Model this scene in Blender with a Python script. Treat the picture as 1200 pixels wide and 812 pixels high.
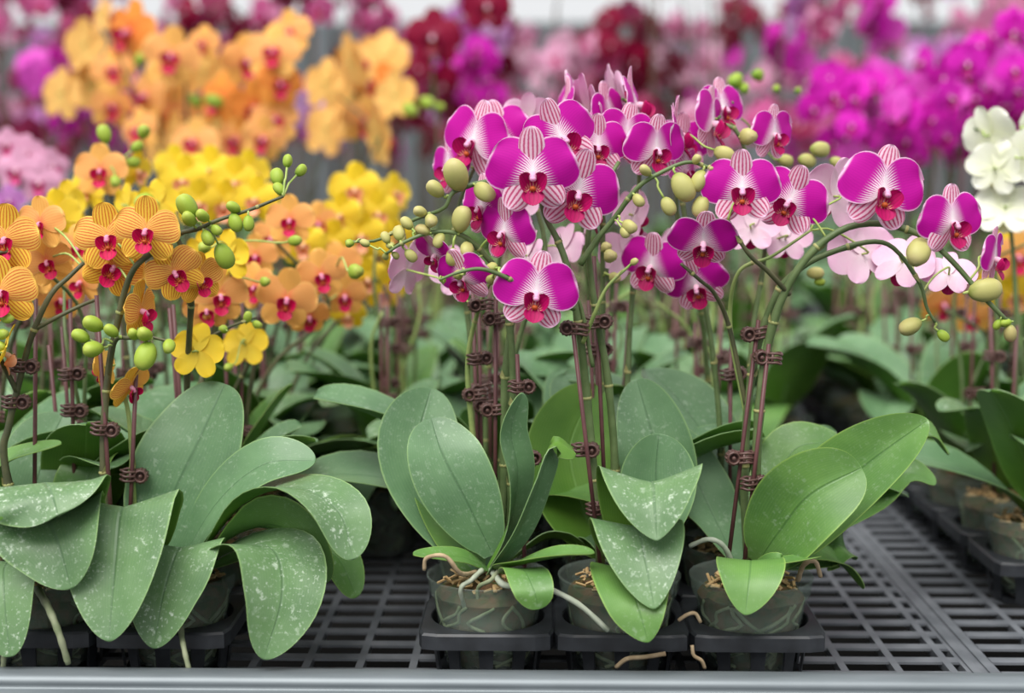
import bpy, math, random
from mathutils import Vector, Matrix
random.seed(7)
R = math.radians
scn = bpy.context.scene
for o in list(bpy.data.objects):
    bpy.data.objects.remove(o)

# ------------------------------------------------------------------ camera
BZ = 0.75                       # bench top height
CAMH = BZ + 0.475                # lens height
FPX = 1667.0                    # 50 mm on 36 mm at 1200 px
cam_d = bpy.data.cameras.new('camera')
cam = bpy.data.objects.new('camera', cam_d)
scn.collection.objects.link(cam)
cam.location = (0, 0, CAMH)
cam.rotation_euler = (R(90 - 6.84), 0, R(1.03))
cam_d.sensor_width = 36
cam_d.lens = 50
cam_d.clip_start = 0.05
cam_d.dof.use_dof = True
cam_d.dof.focus_distance = 1.325
cam_d.dof.aperture_fstop = 2.5
scn.camera = cam
CAM_M = Matrix.Translation(cam.location) @ cam.rotation_euler.to_matrix().to_4x4()

# ------------------------------------------------------------------ light
w = bpy.data.worlds.new('overcast'); scn.world = w
w.use_nodes = True
bg = w.node_tree.nodes['Background']
bg.inputs[0].default_value = (0.965, 0.98, 1.0, 1)
bg.inputs[1].default_value = 0.60
sd = bpy.data.lights.new('soft_sun', 'SUN'); sd.energy = 3.1; sd.angle = R(50)
sd.color = (1.0, 0.97, 0.92)
so = bpy.data.objects.new('soft_sun', sd); scn.collection.objects.link(so)
so.rotation_euler = (R(27), R(-14), 0)
scn.view_settings.view_transform = 'Standard'
scn.view_settings.look = 'None'
scn.view_settings.gamma = 1
scn.view_settings.exposure = 0.55
scn.view_settings.use_curve_mapping = False

# ------------------------------------------------------------------ helpers
COL = scn.collection

def P(px, py, Y):
    """point of the place seen at pixel (px, py) at distance Y along the bench depth"""
    d = CAM_M.to_3x3() @ Vector(((px - 600) / FPX, (406 - py) / FPX, -1))
    return cam.location + d * (Y / d.y)

def lin(c):
    def f(v):
        v = v / 255.0
        return v / 12.92 if v <= 0.04045 else ((v + 0.055) / 1.055) ** 2.4
    return (f(c[0]), f(c[1]), f(c[2]), 1)

class MB:
    def __init__(s):
        s.v = []; s.f = []; s.uv = []; s.m = []
    def face(s, idx, uvs=None, mi=0):
        s.f.append(idx); s.m.append(mi)
        s.uv.append(uvs if uvs else [(0.5, 0.5)] * len(idx))
    def add(s, verts):
        b = len(s.v); s.v.extend(verts); return b
    def grid(s, rows, uvrows, mi=0, flip=False):
        n, m = len(rows), len(rows[0])
        b = s.add([p for r in rows for p in r])
        for i in range(n - 1):
            for j in range(m - 1):
                q = [(i, j), (i, j + 1), (i + 1, j + 1), (i + 1, j)]
                if flip: q.reverse()
                s.face([b + a * m + c for a, c in q], [uvrows[a][c] for a, c in q], mi)
        return b
    def box(s, c, h, mi=0, mat=None):
        vs = []
        for dz in (-1, 1):
            for dx, dy in ((-1, -1), (1, -1), (1, 1), (-1, 1)):
                p = Vector((dx * h[0], dy * h[1], dz * h[2]))
                if mat: p = mat @ p
                vs.append(Vector(c) + p)
        b = s.add(vs)
        for q in ((3, 2, 1, 0), (4, 5, 6, 7), (0, 1, 5, 4), (1, 2, 6, 5), (2, 3, 7, 6), (3, 0, 4, 7)):
            s.face([b + i for i in q], None, mi)
    def tube(s, pts, rad, n=7, mi=0, cap=True):
        """pts: Vectors; rad: number or list"""
        k = len(pts)
        if not isinstance(rad, (list, tuple)): rad = [rad] * k
        up = None; rows = []
        for i, p in enumerate(pts):
            t = (pts[min(i + 1, k - 1)] - pts[max(i - 1, 0)])
            t = t.normalized() if t.length > 1e-9 else Vector((0, 0, 1))
            if up is None:
                up = Vector((1, 0, 0)) if abs(t.x) < 0.8 else Vector((0, 1, 0))
            a = (up - t * up.dot(t)).normalized(); up = a
            c = t.cross(a)
            rows.append([p + (a * math.cos(2 * math.pi * j / n) + c * math.sin(2 * math.pi * j / n)) * rad[i] for j in range(n)])
        b = s.add([q for r in rows for q in r])
        for i in range(k - 1):
            for j in range(n):
                j2 = (j + 1) % n
                s.face([b + i * n + j, b + i * n + j2, b + (i + 1) * n + j2, b + (i + 1) * n + j],
                       [(j / n, i / k), ((j + 1) / n, i / k), ((j + 1) / n, (i + 1) / k), (j / n, (i + 1) / k)], mi)
        if cap:
            s.face([b + j for j in range(n)][::-1], None, mi)
            s.face([b + (k - 1) * n + j for j in range(n)], None, mi)
    def lathe(s, prof, n=24, mi=0, mat=None, closed=False):
        """prof: list of (r, z)"""
        rows = []
        for r, z in prof:
            row = []
            for j in range(n):
                a = 2 * math.pi * j / n
                p = Vector((r * math.cos(a), r * math.sin(a), z))
                row.append(mat @ p if mat else p)
            rows.append(row)
        b = s.add([q for r in rows for q in r]); k = len(prof)
        for i in range(k - 1):
            for j in range(n):
                j2 = (j + 1) % n
                s.face([b + i * n + j, b + i * n + j2, b + (i + 1) * n + j2, b + (i + 1) * n + j],
                       [(j / n, i / (k - 1)), ((j + 1) / n, i / (k - 1)), ((j + 1) / n, (i + 1) / (k - 1)), (j / n, (i + 1) / (k - 1))], mi)
    def mesh(s, name, mats, smooth=True):
        me = bpy.data.meshes.new(name)
        me.from_pydata([tuple(p) for p in s.v], [], s.f)
        uvl = me.uv_layers.new(name='UVMap')
        flat = [c for f in s.uv for u in f for c in u]
        uvl.data.foreach_set('uv', flat)
        for m in mats: me.materials.append(m)
        me.polygons.foreach_set('material_index', s.m)
        me.polygons.foreach_set('use_smooth', [smooth] * len(s.f))
        me.update()
        return me

def link(name, me, parent=None, mat=None):
    o = bpy.data.objects.new(name, me)
    COL.objects.link(o)
    if parent is not None: o.parent = parent
    if mat is not None: o.matrix_local = mat
    return o

def thing(name, loc, label, cat, group=None, rz=0):
    o = bpy.data.objects.new(name, None); COL.objects.link(o)
    o.empty_display_size = 0.05
    o.location = loc; o.rotation_euler = (0, 0, rz)
    tag(o, label, cat, group)
    return o

def tag(o, label, cat, group=None):
    o['label'] = label; o['category'] = cat
    if group: o['group'] = group
    return o

def spline(pts, n):
    """Catmull-Rom through pts, n samples"""
    k = len(pts)
    if k == 2:
        return [pts[0].lerp(pts[1], i / (n - 1)) for i in range(n)]
    ext = [pts[0] * 2 - pts[1]] + list(pts) + [pts[-1] * 2 - pts[-2]]
    out = []
    for i in range(n):
        t = i / (n - 1) * (k - 1); a = min(int(t), k - 2); t -= a
        p0, p1, p2, p3 = ext[a:a + 4]
        out.append(0.5 * ((2 * p1) + (p2 - p0) * t + (2 * p0 - 5 * p1 + 4 * p2 - p3) * t * t + (3 * p1 - p0 - 3 * p2 + p3) * t ** 3))
    return out

# ------------------------------------------------------------------ materials
class NT:
    def __init__(s, name):
        s.mat = bpy.data.materials.new(name); s.mat.use_nodes = True
        s.t = s.mat.node_tree; s.t.nodes.clear()
        s.out = s.t.nodes.new('ShaderNodeOutputMaterial')
    def n(s, typ, **kw):
        nd = s.t.nodes.new(typ)
        for k, v in kw.items(): setattr(nd, k, v)
        return nd
    def l(s, a, b): s.t.links.new(a, b)
    def set(s, sock, v):
        if hasattr(v, 'is_linked') or isinstance(v, bpy.types.NodeSocket): s.l(v, sock)
        else: sock.default_value = v
    def m(s, op, a, b=0.0, c=None, clamp=False):
        nd = s.n('ShaderNodeMath', operation=op, use_clamp=clamp)
        s.set(nd.inputs[0], a); s.set(nd.inputs[1], b)
        if c is not None: s.set(nd.inputs[2], c)
        return nd.outputs[0]
    def ss(s, x, a, b):
        nd = s.n('ShaderNodeMapRange', interpolation_type='SMOOTHSTEP')
        s.set(nd.inputs[0], x); nd.inputs[1].default_value = a; nd.inputs[2].default_value = b
        return nd.outputs[0]
    def mix(s, f, a, b):
        nd = s.n('ShaderNodeMix', data_type='RGBA')
        s.set(nd.inputs[0], f); s.set(nd.inputs[6], a); s.set(nd.inputs[7], b)
        return nd.outputs[2]
    def noise(s, scale, detail=2.0, vec=None, rough=0.5):
        nd = s.n('ShaderNodeTexNoise'); nd.inputs['Scale'].default_value = scale
        nd.inputs['Detail'].default_value = detail; nd.inputs['Roughness'].default_value = rough
        if vec is not None: s.l(vec, nd.inputs['Vector'])
        return nd.outputs[0]
    def coord(s, k='Object'):
        return s.n('ShaderNodeTexCoord').outputs[k]
    def uv(s):
        sp = s.n('ShaderNodeSeparateXYZ'); s.l(s.coord('UV'), sp.inputs[0])
        return sp.outputs[0], sp.outputs[1]
    def pr(s, color, rough=0.5, spec=0.5, metal=0.0, bump=None, bstr=0.2, bdist=0.001):
        p = s.n('ShaderNodeBsdfPrincipled')
        s.set(p.inputs['Base Color'], color); s.set(p.inputs['Roughness'], rough)
        p.inputs['Specular IOR Level'].default_value = spec; p.inputs['Metallic'].default_value = metal
        if bump is not None:
            b = s.n('ShaderNodeBump'); b.inputs['Strength'].default_value = bstr
            b.inputs['Distance'].default_value = bdist
            s.l(bump, b.inputs['Height']); s.l(b.outputs[0], p.inputs['Normal'])
        return p.outputs[0]
    def done(s, sh):
        s.l(sh, s.out.inputs[0]); return s.mat
    def trans(s, sh, color, fac):
        t = s.n('ShaderNodeBsdfTranslucent'); s.set(t.inputs[0], color)
        mx = s.n('ShaderNodeMixShader'); mx.inputs[0].default_value = fac
        s.l(sh, mx.inputs[1]); s.l(t.outputs[0], mx.inputs[2])
        return mx.outputs[0]

def petal_mat(name, base, vein, center, edge, nv=9, vstr=0.5, c0=0.55, csoft=0.3, cstreak=0.25, estr=1.0, e0=0.9, thin=0.6, tr=0.3, tipcol=None):
    t = NT(name); u, v = t.uv()
    nz = t.noise(14, 2)
    wob = t.m('MULTIPLY', t.m('SUBTRACT', nz, 0.5), 1.6)
    ph = t.m('ADD', t.m('MULTIPLY', u, 2 * math.pi * nv), wob)
    wv = t.m('MULTIPLY_ADD', t.m('SINE', ph), 0.5, 0.5)
    line = t.ss(wv, thin, min(thin + 0.35, 0.99))
    col = t.mix(t.m('MULTIPLY', line, vstr), lin(base), lin(vein))
    if tipcol:
        col = t.mix(t.ss(v, 0.35, 1.0), col, lin(tipcol))
    streak = t.m('MULTIPLY', t.m('SUBTRACT', wv, 0.5), cstreak * 2)
    k = t.m('ADD', t.m('SUBTRACT', c0, v), streak)
    col = t.mix(t.ss(k, 0.0, csoft), col, lin(center))
    s2 = t.m('ABSOLUTE', t.m('MULTIPLY_ADD', u, 2.0, -1.0))
    e = t.ss(t.m('MAXIMUM', s2, v), e0, 0.985)
    col = t.mix(t.m('MULTIPLY', e, estr), col, lin(edge))
    return t.done(t.trans(t.pr(col, 0.55, 0.25), col, tr))

def plain_petal(name, c1, c2, tr=0.3, rough=0.5):
    t = NT(name); u, v = t.uv()
    f = t.m('ADD', t.m('MULTIPLY', v, 0.7), t.m('MULTIPLY', t.noise(9, 3), 0.4), clamp=True)
    col = t.mix(f, lin(c1), lin(c2))
    return t.done(t.trans(t.pr(col, rough, 0.3), col, tr))

def flower_mats(kind, pet, sep, back, lip, colm, callus):
    return {'petal': pet, 'sepal': sep, 'back': back, 'lip': lip, 'column': colm, 'callus': callus}

FM = {}
callus_m = plain_petal('callus_orange', (214, 130, 60), (190, 80, 40), 0.1)
FM['magenta'] = flower_mats('magenta',
    petal_mat('magenta_petal', (208, 16, 172), (182, 10, 152), (255, 248, 252), (250, 215, 242), nv=19, vstr=0.3, c0=0.35, csoft=0.22, cstreak=0.13, estr=0.95, e0=0.925),
    petal_mat('magenta_sepal', (252, 218, 236), (202, 18, 112), (255, 246, 246), (250, 215, 240), nv=6, vstr=0.85, c0=0.15, csoft=0.3, cstreak=0.1, estr=0.8, e0=0.9, thin=0.45),
    plain_petal('magenta_back', (250, 226, 236), (232, 136, 204), 0.35),
    petal_mat('magenta_lip', (178, 4, 92), (140, 0, 70), (236, 190, 150), (205, 30, 110), nv=5, vstr=0.5, c0=0.14, csoft=0.2, estr=0.3, tr=0.15),
    plain_petal('magenta_column', (250, 225, 225), (232, 150, 205), 0.2), callus_m)
FM['pale'] = flower_mats('pale',
    petal_mat('palepink_petal', (222, 90, 190), (205, 50, 170), (255, 248, 252), (250, 225, 245), nv=11, vstr=0.35, c0=0.5, csoft=0.4, cstreak=0.25, estr=0.9),
    petal_mat('palepink_sepal', (250, 225, 240), (225, 130, 195), (255, 246, 246), (250, 225, 240), nv=6, vstr=0.5, c0=0.15, thin=0.35),
    plain_petal('palepink_back', (252, 241, 244), (244, 202, 230), 0.35),
    FM['magenta']['lip'], FM['magenta']['column'], callus_m)
FM['yellow'] = flower_mats('yellow',
    petal_mat('yellow_petal', (255, 210, 108), (222, 98, 56), (238, 122, 84), (255, 216, 104), nv=12, vstr=0.95, c0=0.16, csoft=0.25, cstreak=0.1, estr=0.9, e0=0.9, thin=0.58),
    petal_mat('yellow_sepal', (254, 216, 84), (216, 108, 44), (245, 196, 110), (252, 212, 84), nv=8, vstr=0.85, c0=0.10, csoft=0.2, estr=0.7, e0=0.9, thin=0.5),
    plain_petal('yellow_back', (248, 224, 130), (252, 210, 100), 0.35),
    petal_mat('yellow_lip', (205, 10, 80), (160, 0, 60), (240, 160, 60), (215, 40, 130), nv=4, vstr=0.5, c0=0.18, csoft=0.2, estr=0.6, tr=0.15),
    plain_petal('yellow_column', (250, 220, 228), (220, 90, 150), 0.2), callus_m)
FM['apricot'] = flower_mats('apricot',
    petal_mat('apricot_petal', (251, 190, 116), (244, 160, 88), (240, 116, 84), (252, 212, 128), nv=10, vstr=0.5, c0=0.30, csoft=0.35, cstreak=0.1, estr=0.6, e0=0.85),
    petal_mat('apricot_sepal', (252, 200, 110), (244, 172, 84), (246, 160, 96), (252, 214, 120), nv=7, vstr=0.5, c0=0.2, csoft=0.3, estr=0.6),
    plain_petal('apricot_back', (252, 224, 130), (252, 204, 120), 0.35),
    FM['yellow']['lip'], FM['yellow']['column'], callus_m)
FM['tangerine'] = flower_mats('tangerine',
    petal_mat('tangerine_petal', (246, 160, 74), (236, 128, 56), (232, 90, 60), (250, 186, 96), nv=10, vstr=0.5, c0=0.32, csoft=0.35, cstreak=0.1, estr=0.6, e0=0.85),
    petal_mat('tangerine_sepal', (248, 172, 78), (238, 140, 60), (240, 130, 76), (250, 196, 96), nv=7, vstr=0.5, c0=0.2, csoft=0.3, estr=0.6),
    FM['apricot']['back'], FM['yellow']['lip'], FM['yellow']['column'], callus_m)
FM['lemon'] = flower_mats('lemon',
    petal_mat('lemon_petal', (254, 226, 70), (252, 214, 50), (250, 204, 96), (254, 234, 110), nv=8, vstr=0.3, c0=0.15, csoft=0.3, cstreak=0.1, estr=0.6),
    petal_mat('lemon_sepal', (250, 222, 50), (246, 205, 40), (248, 210, 60), (252, 228, 80), nv=6, vstr=0.3, c0=0.1, csoft=0.3),
    plain_petal('lemon_back', (248, 228, 90), (250, 220, 50), 0.35),
    plain_petal('lemon_lip', (240, 150, 110), (244, 180, 140), 0.15), plain_petal('lemon_column', (250, 225, 190), (245, 190, 150)), callus_m)
FM['white'] = flower_mats('white',
    plain_petal('white_petal', (246, 248, 225), (252, 252, 246), 0.3), plain_petal('white_sepal', (240, 246, 205), (252, 252, 246), 0.3),
    plain_petal('white_back', (238, 242, 205), (250, 250, 244), 0.3), plain_petal('white_lip', (240, 220, 90), (250, 246, 225), 0.2),
    plain_petal('white_column', (250, 250, 240), (250, 245, 230)), callus_m)
def simple_kind(k, c, cb, cl, e=None):
    FM[k] = flower_mats(k, petal_mat(k + '_petal', c, tuple(int(x * 0.85) for x in c), tuple(int(x * 0.5 + 110) for x in c), e or c, c0=0.22, csoft=0.3, cstreak=0.1, vstr=0.3),
        petal_mat(k + '_sepal', c, tuple(int(x * 0.85) for x in c), c, e or c, vstr=0.3), plain_petal(k + '_back', cb, cb, 0.35),
        plain_petal(k + '_lip', cl, cl, 0.1), plain_petal(k + '_column', (245, 215, 225), (235, 190, 210)), callus_m)
simple_kind('fuchsia', (232, 40, 204), (236, 96, 216), (180, 10, 130))
simple_kind('rose', (214, 96, 160), (226, 150, 190), (190, 20, 90), (238, 180, 215))
simple_kind('blush', (234, 176, 208), (238, 200, 220), (200, 60, 130))
simple_kind('burgundy', (150, 8, 58), (160, 50, 95), (120, 0, 45))
simple_kind('lilac', (214, 140, 214), (226, 180, 226), (190, 60, 160), (240, 210, 240))

def leaf_material(name, c1, c2, rib, edge, dust):
    t = NT(name); u, v = t.uv(); oc = t.coord('Object')
    col = t.mix(t.ss(t.noise(16, 3, oc), 0.3, 0.7), lin(c1), lin(c2))
    # lengthwise faint fibre
    s2 = t.m('ABSOLUTE', t.m('MULTIPLY_ADD', u, 2.0, -1.0))
    fib = t.m('MULTIPLY_ADD', t.m('SINE', t.m('MULTIPLY', u, 190.0)), 0.5, 0.5)
    col = t.mix(t.m('MULTIPLY', fib, 0.08), col, lin(edge))
    ribm = t.m('SUBTRACT', 1.0, t.ss(s2, 0.0, 0.045))
    col = t.mix(t.m('MULTIPLY', ribm, 0.55), col, lin(rib))
    col = t.mix(t.m('MULTIPLY', t.ss(s2, 0.94, 0.995), 0.7), col, lin(edge))
    if dust > 0:
        patch = t.ss(t.noise(22, 3, oc), 0.40, 0.66)
        sp1 = t.ss(t.noise(150, 3, oc, 0.6), 0.56, 0.69)
        sp2 = t.ss(t.noise(380, 2, oc, 0.5), 0.60, 0.70)
        d = t.m('ADD', t.m('MULTIPLY', t.m('MULTIPLY', sp1, patch), 0.8), t.m('MULTIPLY', sp2, t.m('MULTIPLY_ADD', patch, 0.5, 0.2)), clamp=True)
        d = t.m('ADD', d, t.m('MULTIPLY', t.noise(45, 4, oc), 0.22), clamp=True)
        col = t.mix(t.m('MULTIPLY', d, dust), col, lin((190, 206, 186)))
    sh = t.pr(col, 0.42, 0.45, bump=t.m('ADD', t.m('MULTIPLY', t.noise(60, 2, oc), 1.0), t.m('MULTIPLY', ribm, -1.5)), bstr=0.25, bdist=0.002)
    return t.done(t.trans(sh, lin(edge), 0.06))
LEAF_TOP = leaf_material('leaf_dusty', (62, 102, 54), (84, 124, 68), (46, 86, 44), (136, 172, 100), 0.88)
LEAF_CLEAN = leaf_material('leaf_green', (70, 114, 50), (94, 138, 62), (58, 100, 42), (150, 184, 90), 0.25)
LEAF_BACK = leaf_material('leaf_underside', (72, 116, 36), (94, 136, 46), (110, 150, 70), (140, 176, 90), 0.0)
LEAF_BLUE = leaf_material('leaf_bluish', (72, 110, 72), (96, 134, 92), (52, 88, 52), (138, 172, 108), 0.34)

def simple_mat(name, c1, c2, scale=30, rough=0.5, spec=0.4, bstr=0.2, bdist=0.001, metal=0.0, detail=3):
    t = NT(name); oc = t.coord('Object'); nz = t.noise(scale, detail, oc)
    return t.done(t.pr(t.mix(t.ss(nz, 0.3, 0.7), lin(c1), lin(c2)), rough, spec, metal, nz, bstr, bdist))
STEM = simple_mat('stem_green', (84, 104, 62), (104, 122, 78), 60, 0.45)
STEM_DK = simple_mat('stem_dark', (70, 74, 52), (92, 92, 62), 60, 0.5)
STEM_LT = simple_mat('stem_light', (128, 150, 84), (150, 166, 100), 60, 0.45)
BRACT = simple_mat('bract_cream', (140, 148, 92), (164, 158, 104), 80, 0.6)
PEDI = simple_mat('pedicel', (150, 178, 88), (176, 190, 110), 80, 0.5)
STAKE = simple_mat('stake_brown', (86, 52, 54), (104, 66, 66), 40, 0.45)
CLIP = simple_mat('clip_brown', (78, 54, 50), (98, 72, 66), 60, 0.4)
def bud_mat(name, base, mid, tip):
    t = NT(name); u, v = t.uv()
    f = t.m('ADD', v, t.m('MULTIPLY', t.m('SUBTRACT', t.noise(3, 3), 0.5), 0.5))
    col = t.mix(t.ss(f, 0.0, 0.45), lin(base), lin(mid)); col = t.mix(t.ss(f, 0.6, 1.0), col, lin(tip))
    return t.done(t.trans(t.pr(col, 0.5, 0.35), col, 0.12))
BUD_G = bud_mat('bud_green', (118, 156, 44), (158, 182, 66), (176, 190, 84))
BUD_C = bud_mat('bud_cream', (146, 156, 76), (188, 184, 114), (196, 184, 128))
BUD_P = bud_mat('bud_blush', (150, 156, 84), (184, 172, 112), (186, 138, 112))
ROOT = simple_mat('root_grey', (150, 160, 140), (176, 182, 166), 90, 0.7, 0.2)
ROOT_G = simple_mat('root_green', (112, 124, 92), (146, 152, 124), 60, 0.6, 0.2)
ROOT_B = simple_mat('root_brown', (146, 126, 98), (178, 158, 128), 90, 0.8, 0.2)
BLACKP = simple_mat('tray_black', (34, 36, 40), (48, 51, 56), 50, 0.45, 0.5, 0.1)
MESHP = simple_mat('bench_plastic', (92, 96, 102), (114, 118, 124), 25, 0.5, 0.5, 0.1)
BARK = simple_mat('bark_mix', (104, 78, 56), (58, 74, 38), 90, 0.9, 0.2, 0.6, 0.003)
COIR = simple_mat('coir_chip', (178, 146, 100), (206, 178, 132), 120, 0.9, 0.1)

def pot_material():
    t = NT('pot_clear_plastic'); oc = t.coord('Object'); 
    nz = t.noise(30, 4, oc)
    p = t.pr(lin((168, 182, 174)), 0.22, 0.6)
    tr = t.n('ShaderNodeBsdfTransparent'); tr.inputs[0].default_value = (0.93, 0.96, 0.94, 1)
    mx = t.n('ShaderNodeMixShader'); t.l(t.m('MULTIPLY_ADD', nz, 0.26, 0.03), mx.inputs[0])
    t.l(tr.outputs[0], mx.inputs[1]); t.l(p, mx.inputs[2])
    return t.done(mx.outputs[0])
POT = pot_material()

def galv():
    t = NT('galvanised_rail'); oc = t.coord('Object')
    mp = t.n('ShaderNodeMapping'); mp.inputs['Scale'].default_value = (0.12, 1, 1); t.l(oc, mp.inputs[0])
    a = t.noise(90, 4, mp.outputs[0]); b = t.noise(12, 3, oc)
    col = t.mix(t.m('MULTIPLY_ADD', a, 0.6, t.m('MULTIPLY', b, 0.4)), lin((86, 94, 99)), lin((134, 142, 147)))
    return t.done(t.pr(col, t.m('MULTIPLY_ADD', a, 0.2, 0.35), 0.5, 0.35, a, 0.15, 0.0006))
GALV = galv()
SOIL = simple_mat('floor_earth', (16, 16, 15), (24, 23, 22), 6, 0.95, 0.1)
SCREEN = None
def screen():
    t = NT('screen_weave'); oc = t.coord('Object')
    wv = t.n('ShaderNodeTexWave'); wv.inputs['Scale'].default_value = 1.6; wv.inputs['Distortion'].default_value = 1.0
    t.l(oc, wv.inputs['Vector'])
    col = t.mix(t.m('MULTIPLY_ADD', wv.outputs[1], 0.5, t.m('MULTIPLY', t.noise(2.5, 4, oc), 0.5)), lin((84, 90, 92)), lin((122, 128, 132)))
    return t.done(t.pr(col, 0.9, 0.1))
SCREEN = screen()

# ------------------------------------------------------------------ setting
b = MB(); b.box((0, 10, -0.05), (14, 16, 0.05))
fl = link('floor', b.mesh('floor', [SOIL], False)); fl['kind'] = 'structure'
b = MB(); b.box((0, 0, 0), (14, 0.01, 1.19))
wl = link('wall_back', b.mesh('wall_back', [SCREEN], False)); wl.location = (0, 11.0, 1.191); wl['kind'] = 'structure'
b = MB(); b.box((0, 0, 0), (0.03, 0.03, 1.18)); pm = b.mesh('wall_post', [GALV], False)
for i in range(-7, 8):
    q = link('wall_post', pm, wl); q.location = (i * 0.9 + 0.2, -0.05, 0.0)

# ------------------------------------------------------------------ growing bench
Y0, Y1B = 1.235, 3.42
bench = thing('growing_bench', (0.4, 2.3, 0.0), 'grey slatted plastic growing bench with galvanised front rail under the orchid trays', 'bench')
bo = Vector(bench.location)
def bl(p): return Vector(p) - bo
# front rail profile extruded along X (galvanised lip and rounded face)
prof = [(1.232, -0.03), (1.232, 0.033), (1.226, 0.0372), (1.216, 0.0378), (1.207, 0.0362), (1.2035, 0.033), (1.2028, 0.0295), (1.2045, 0.0265),
        (1.2005, 0.0255), (1.192, 0.0245), (1.184, 0.021), (1.180, 0.013), (1.179, -0.03)]
b = MB(); rows = []; 
for x in (-2.2, 2.2):
    rows.append([bl((x, y, BZ + z)) for y, z in prof])
b.grid(rows, [[(0.5, 0.5)] * len(prof)] * 2, 0, True)
for r, fl_ in ((0, False), (1, True)):
    base = b.add(rows[r]); idx = [base + i for i in range(len(prof))]
    b.face(idx[::-1] if fl_ else idx)
b.face([b.add([rows[0][0], rows[0][-1], rows[1][-1], rows[1][0]]) + i for i in range(4)])
link('front_rail', b.mesh('front_rail', [GALV]), bench)
for xb in (-1.567, -0.567, 0.433, 1.433):
    b = MB()
    b.box(bl((xb, (Y0 + Y1B) / 2, BZ - 0.016)), (0.016, (Y1B - Y0) / 2, 0.014))
    b.box(bl((xb - 0.008, (Y0 + Y1B) / 2, BZ - 0.001)), (0.004, (Y1B - Y0) / 2, 0.0010))
    b.box(bl((xb + 0.008, (Y0 + Y1B) / 2, BZ - 0.001)), (0.004, (Y1B - Y0) / 2, 0.0010))
    link('frame_bar', b.mesh('frame_bar', [MESHP], False), bench)
b = MB(); b.box((0, 0, 0), (0.0038, (Y1B - Y0) / 2, 0.004)); mbar = b.mesh('mesh_bar', [MESHP], False)
k = -36
while k < 24:
    x = 0.299 + 0.0525 * k
    if -1.6 < x < 1.45 and min(abs(x - q) for q in (-1.567, -0.567, 0.433, 1.433)) > 0.024:
        o = link('mesh_bar', mbar, bench); o.location = bl((x, (Y0 + Y1B) / 2, BZ - 0.0050))
    k += 1
b = MB(); b.box((0, 0, 0), (0.484, 0.0074, 0.0013)); slat = b.mesh('cross_slat', [MESHP], False)
y = Y0 + 0.014
while y < Y1B:
    for xc in (-1.067, -0.067, 0.933):
        o = link('cross_slat', slat, bench); o.location = bl((xc, y, BZ - 0.0025))
    y += 0.0405
b = MB(); b.box((0, 0, 0), (0.02, 0.02, (BZ - 0.03) / 2)); lg = b.mesh('leg', [GALV], False)
for x in (-1.5, 0.433, 1.433):
    for y in (1.35, 3.3):
        o = link('leg', lg, bench); o.location = bl((x, y, (BZ - 0.03) / 2))
# benches farther back
def far_bench(yc, hy, label):
    t = thing('growing_bench', (0, yc, 0), label, 'bench', 'benches farther back')
    b = MB()
    for i in range(int(hy * 2 / 0.1)):
        b.box((0, -hy + 0.05 + i * 0.1, BZ - 0.01), (5, 0.035, 0.01))
    for i in range(-5, 6): b.box((i * 0.95, 0, BZ - 0.03), (0.02, hy, 0.01))
    s = link('bench_mesh', b.mesh('bench_mesh', [MESHP], False), t); s['kind'] = 'stuff'
    for sy in (-1, 1):
        b = MB(); b.box((0, sy * hy, BZ - 0.01), (5, 0.02, 0.03)); link('rail', b.mesh('rail', [GALV], False), t)
        for x in (-4.5, 0, 4.5):
            b = MB(); b.box((x, sy * (hy - 0.06), (BZ - 0.04) / 2), (0.025, 0.025, (BZ - 0.04) / 2)); link('leg', b.mesh('leg', [GALV], False), t)
far_bench(4.9, 0.95, 'grey slatted bench carrying the pink and burgundy orchids')
far_bench(7.3, 0.95, 'grey slatted bench nearest the grey screen wall')

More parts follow.
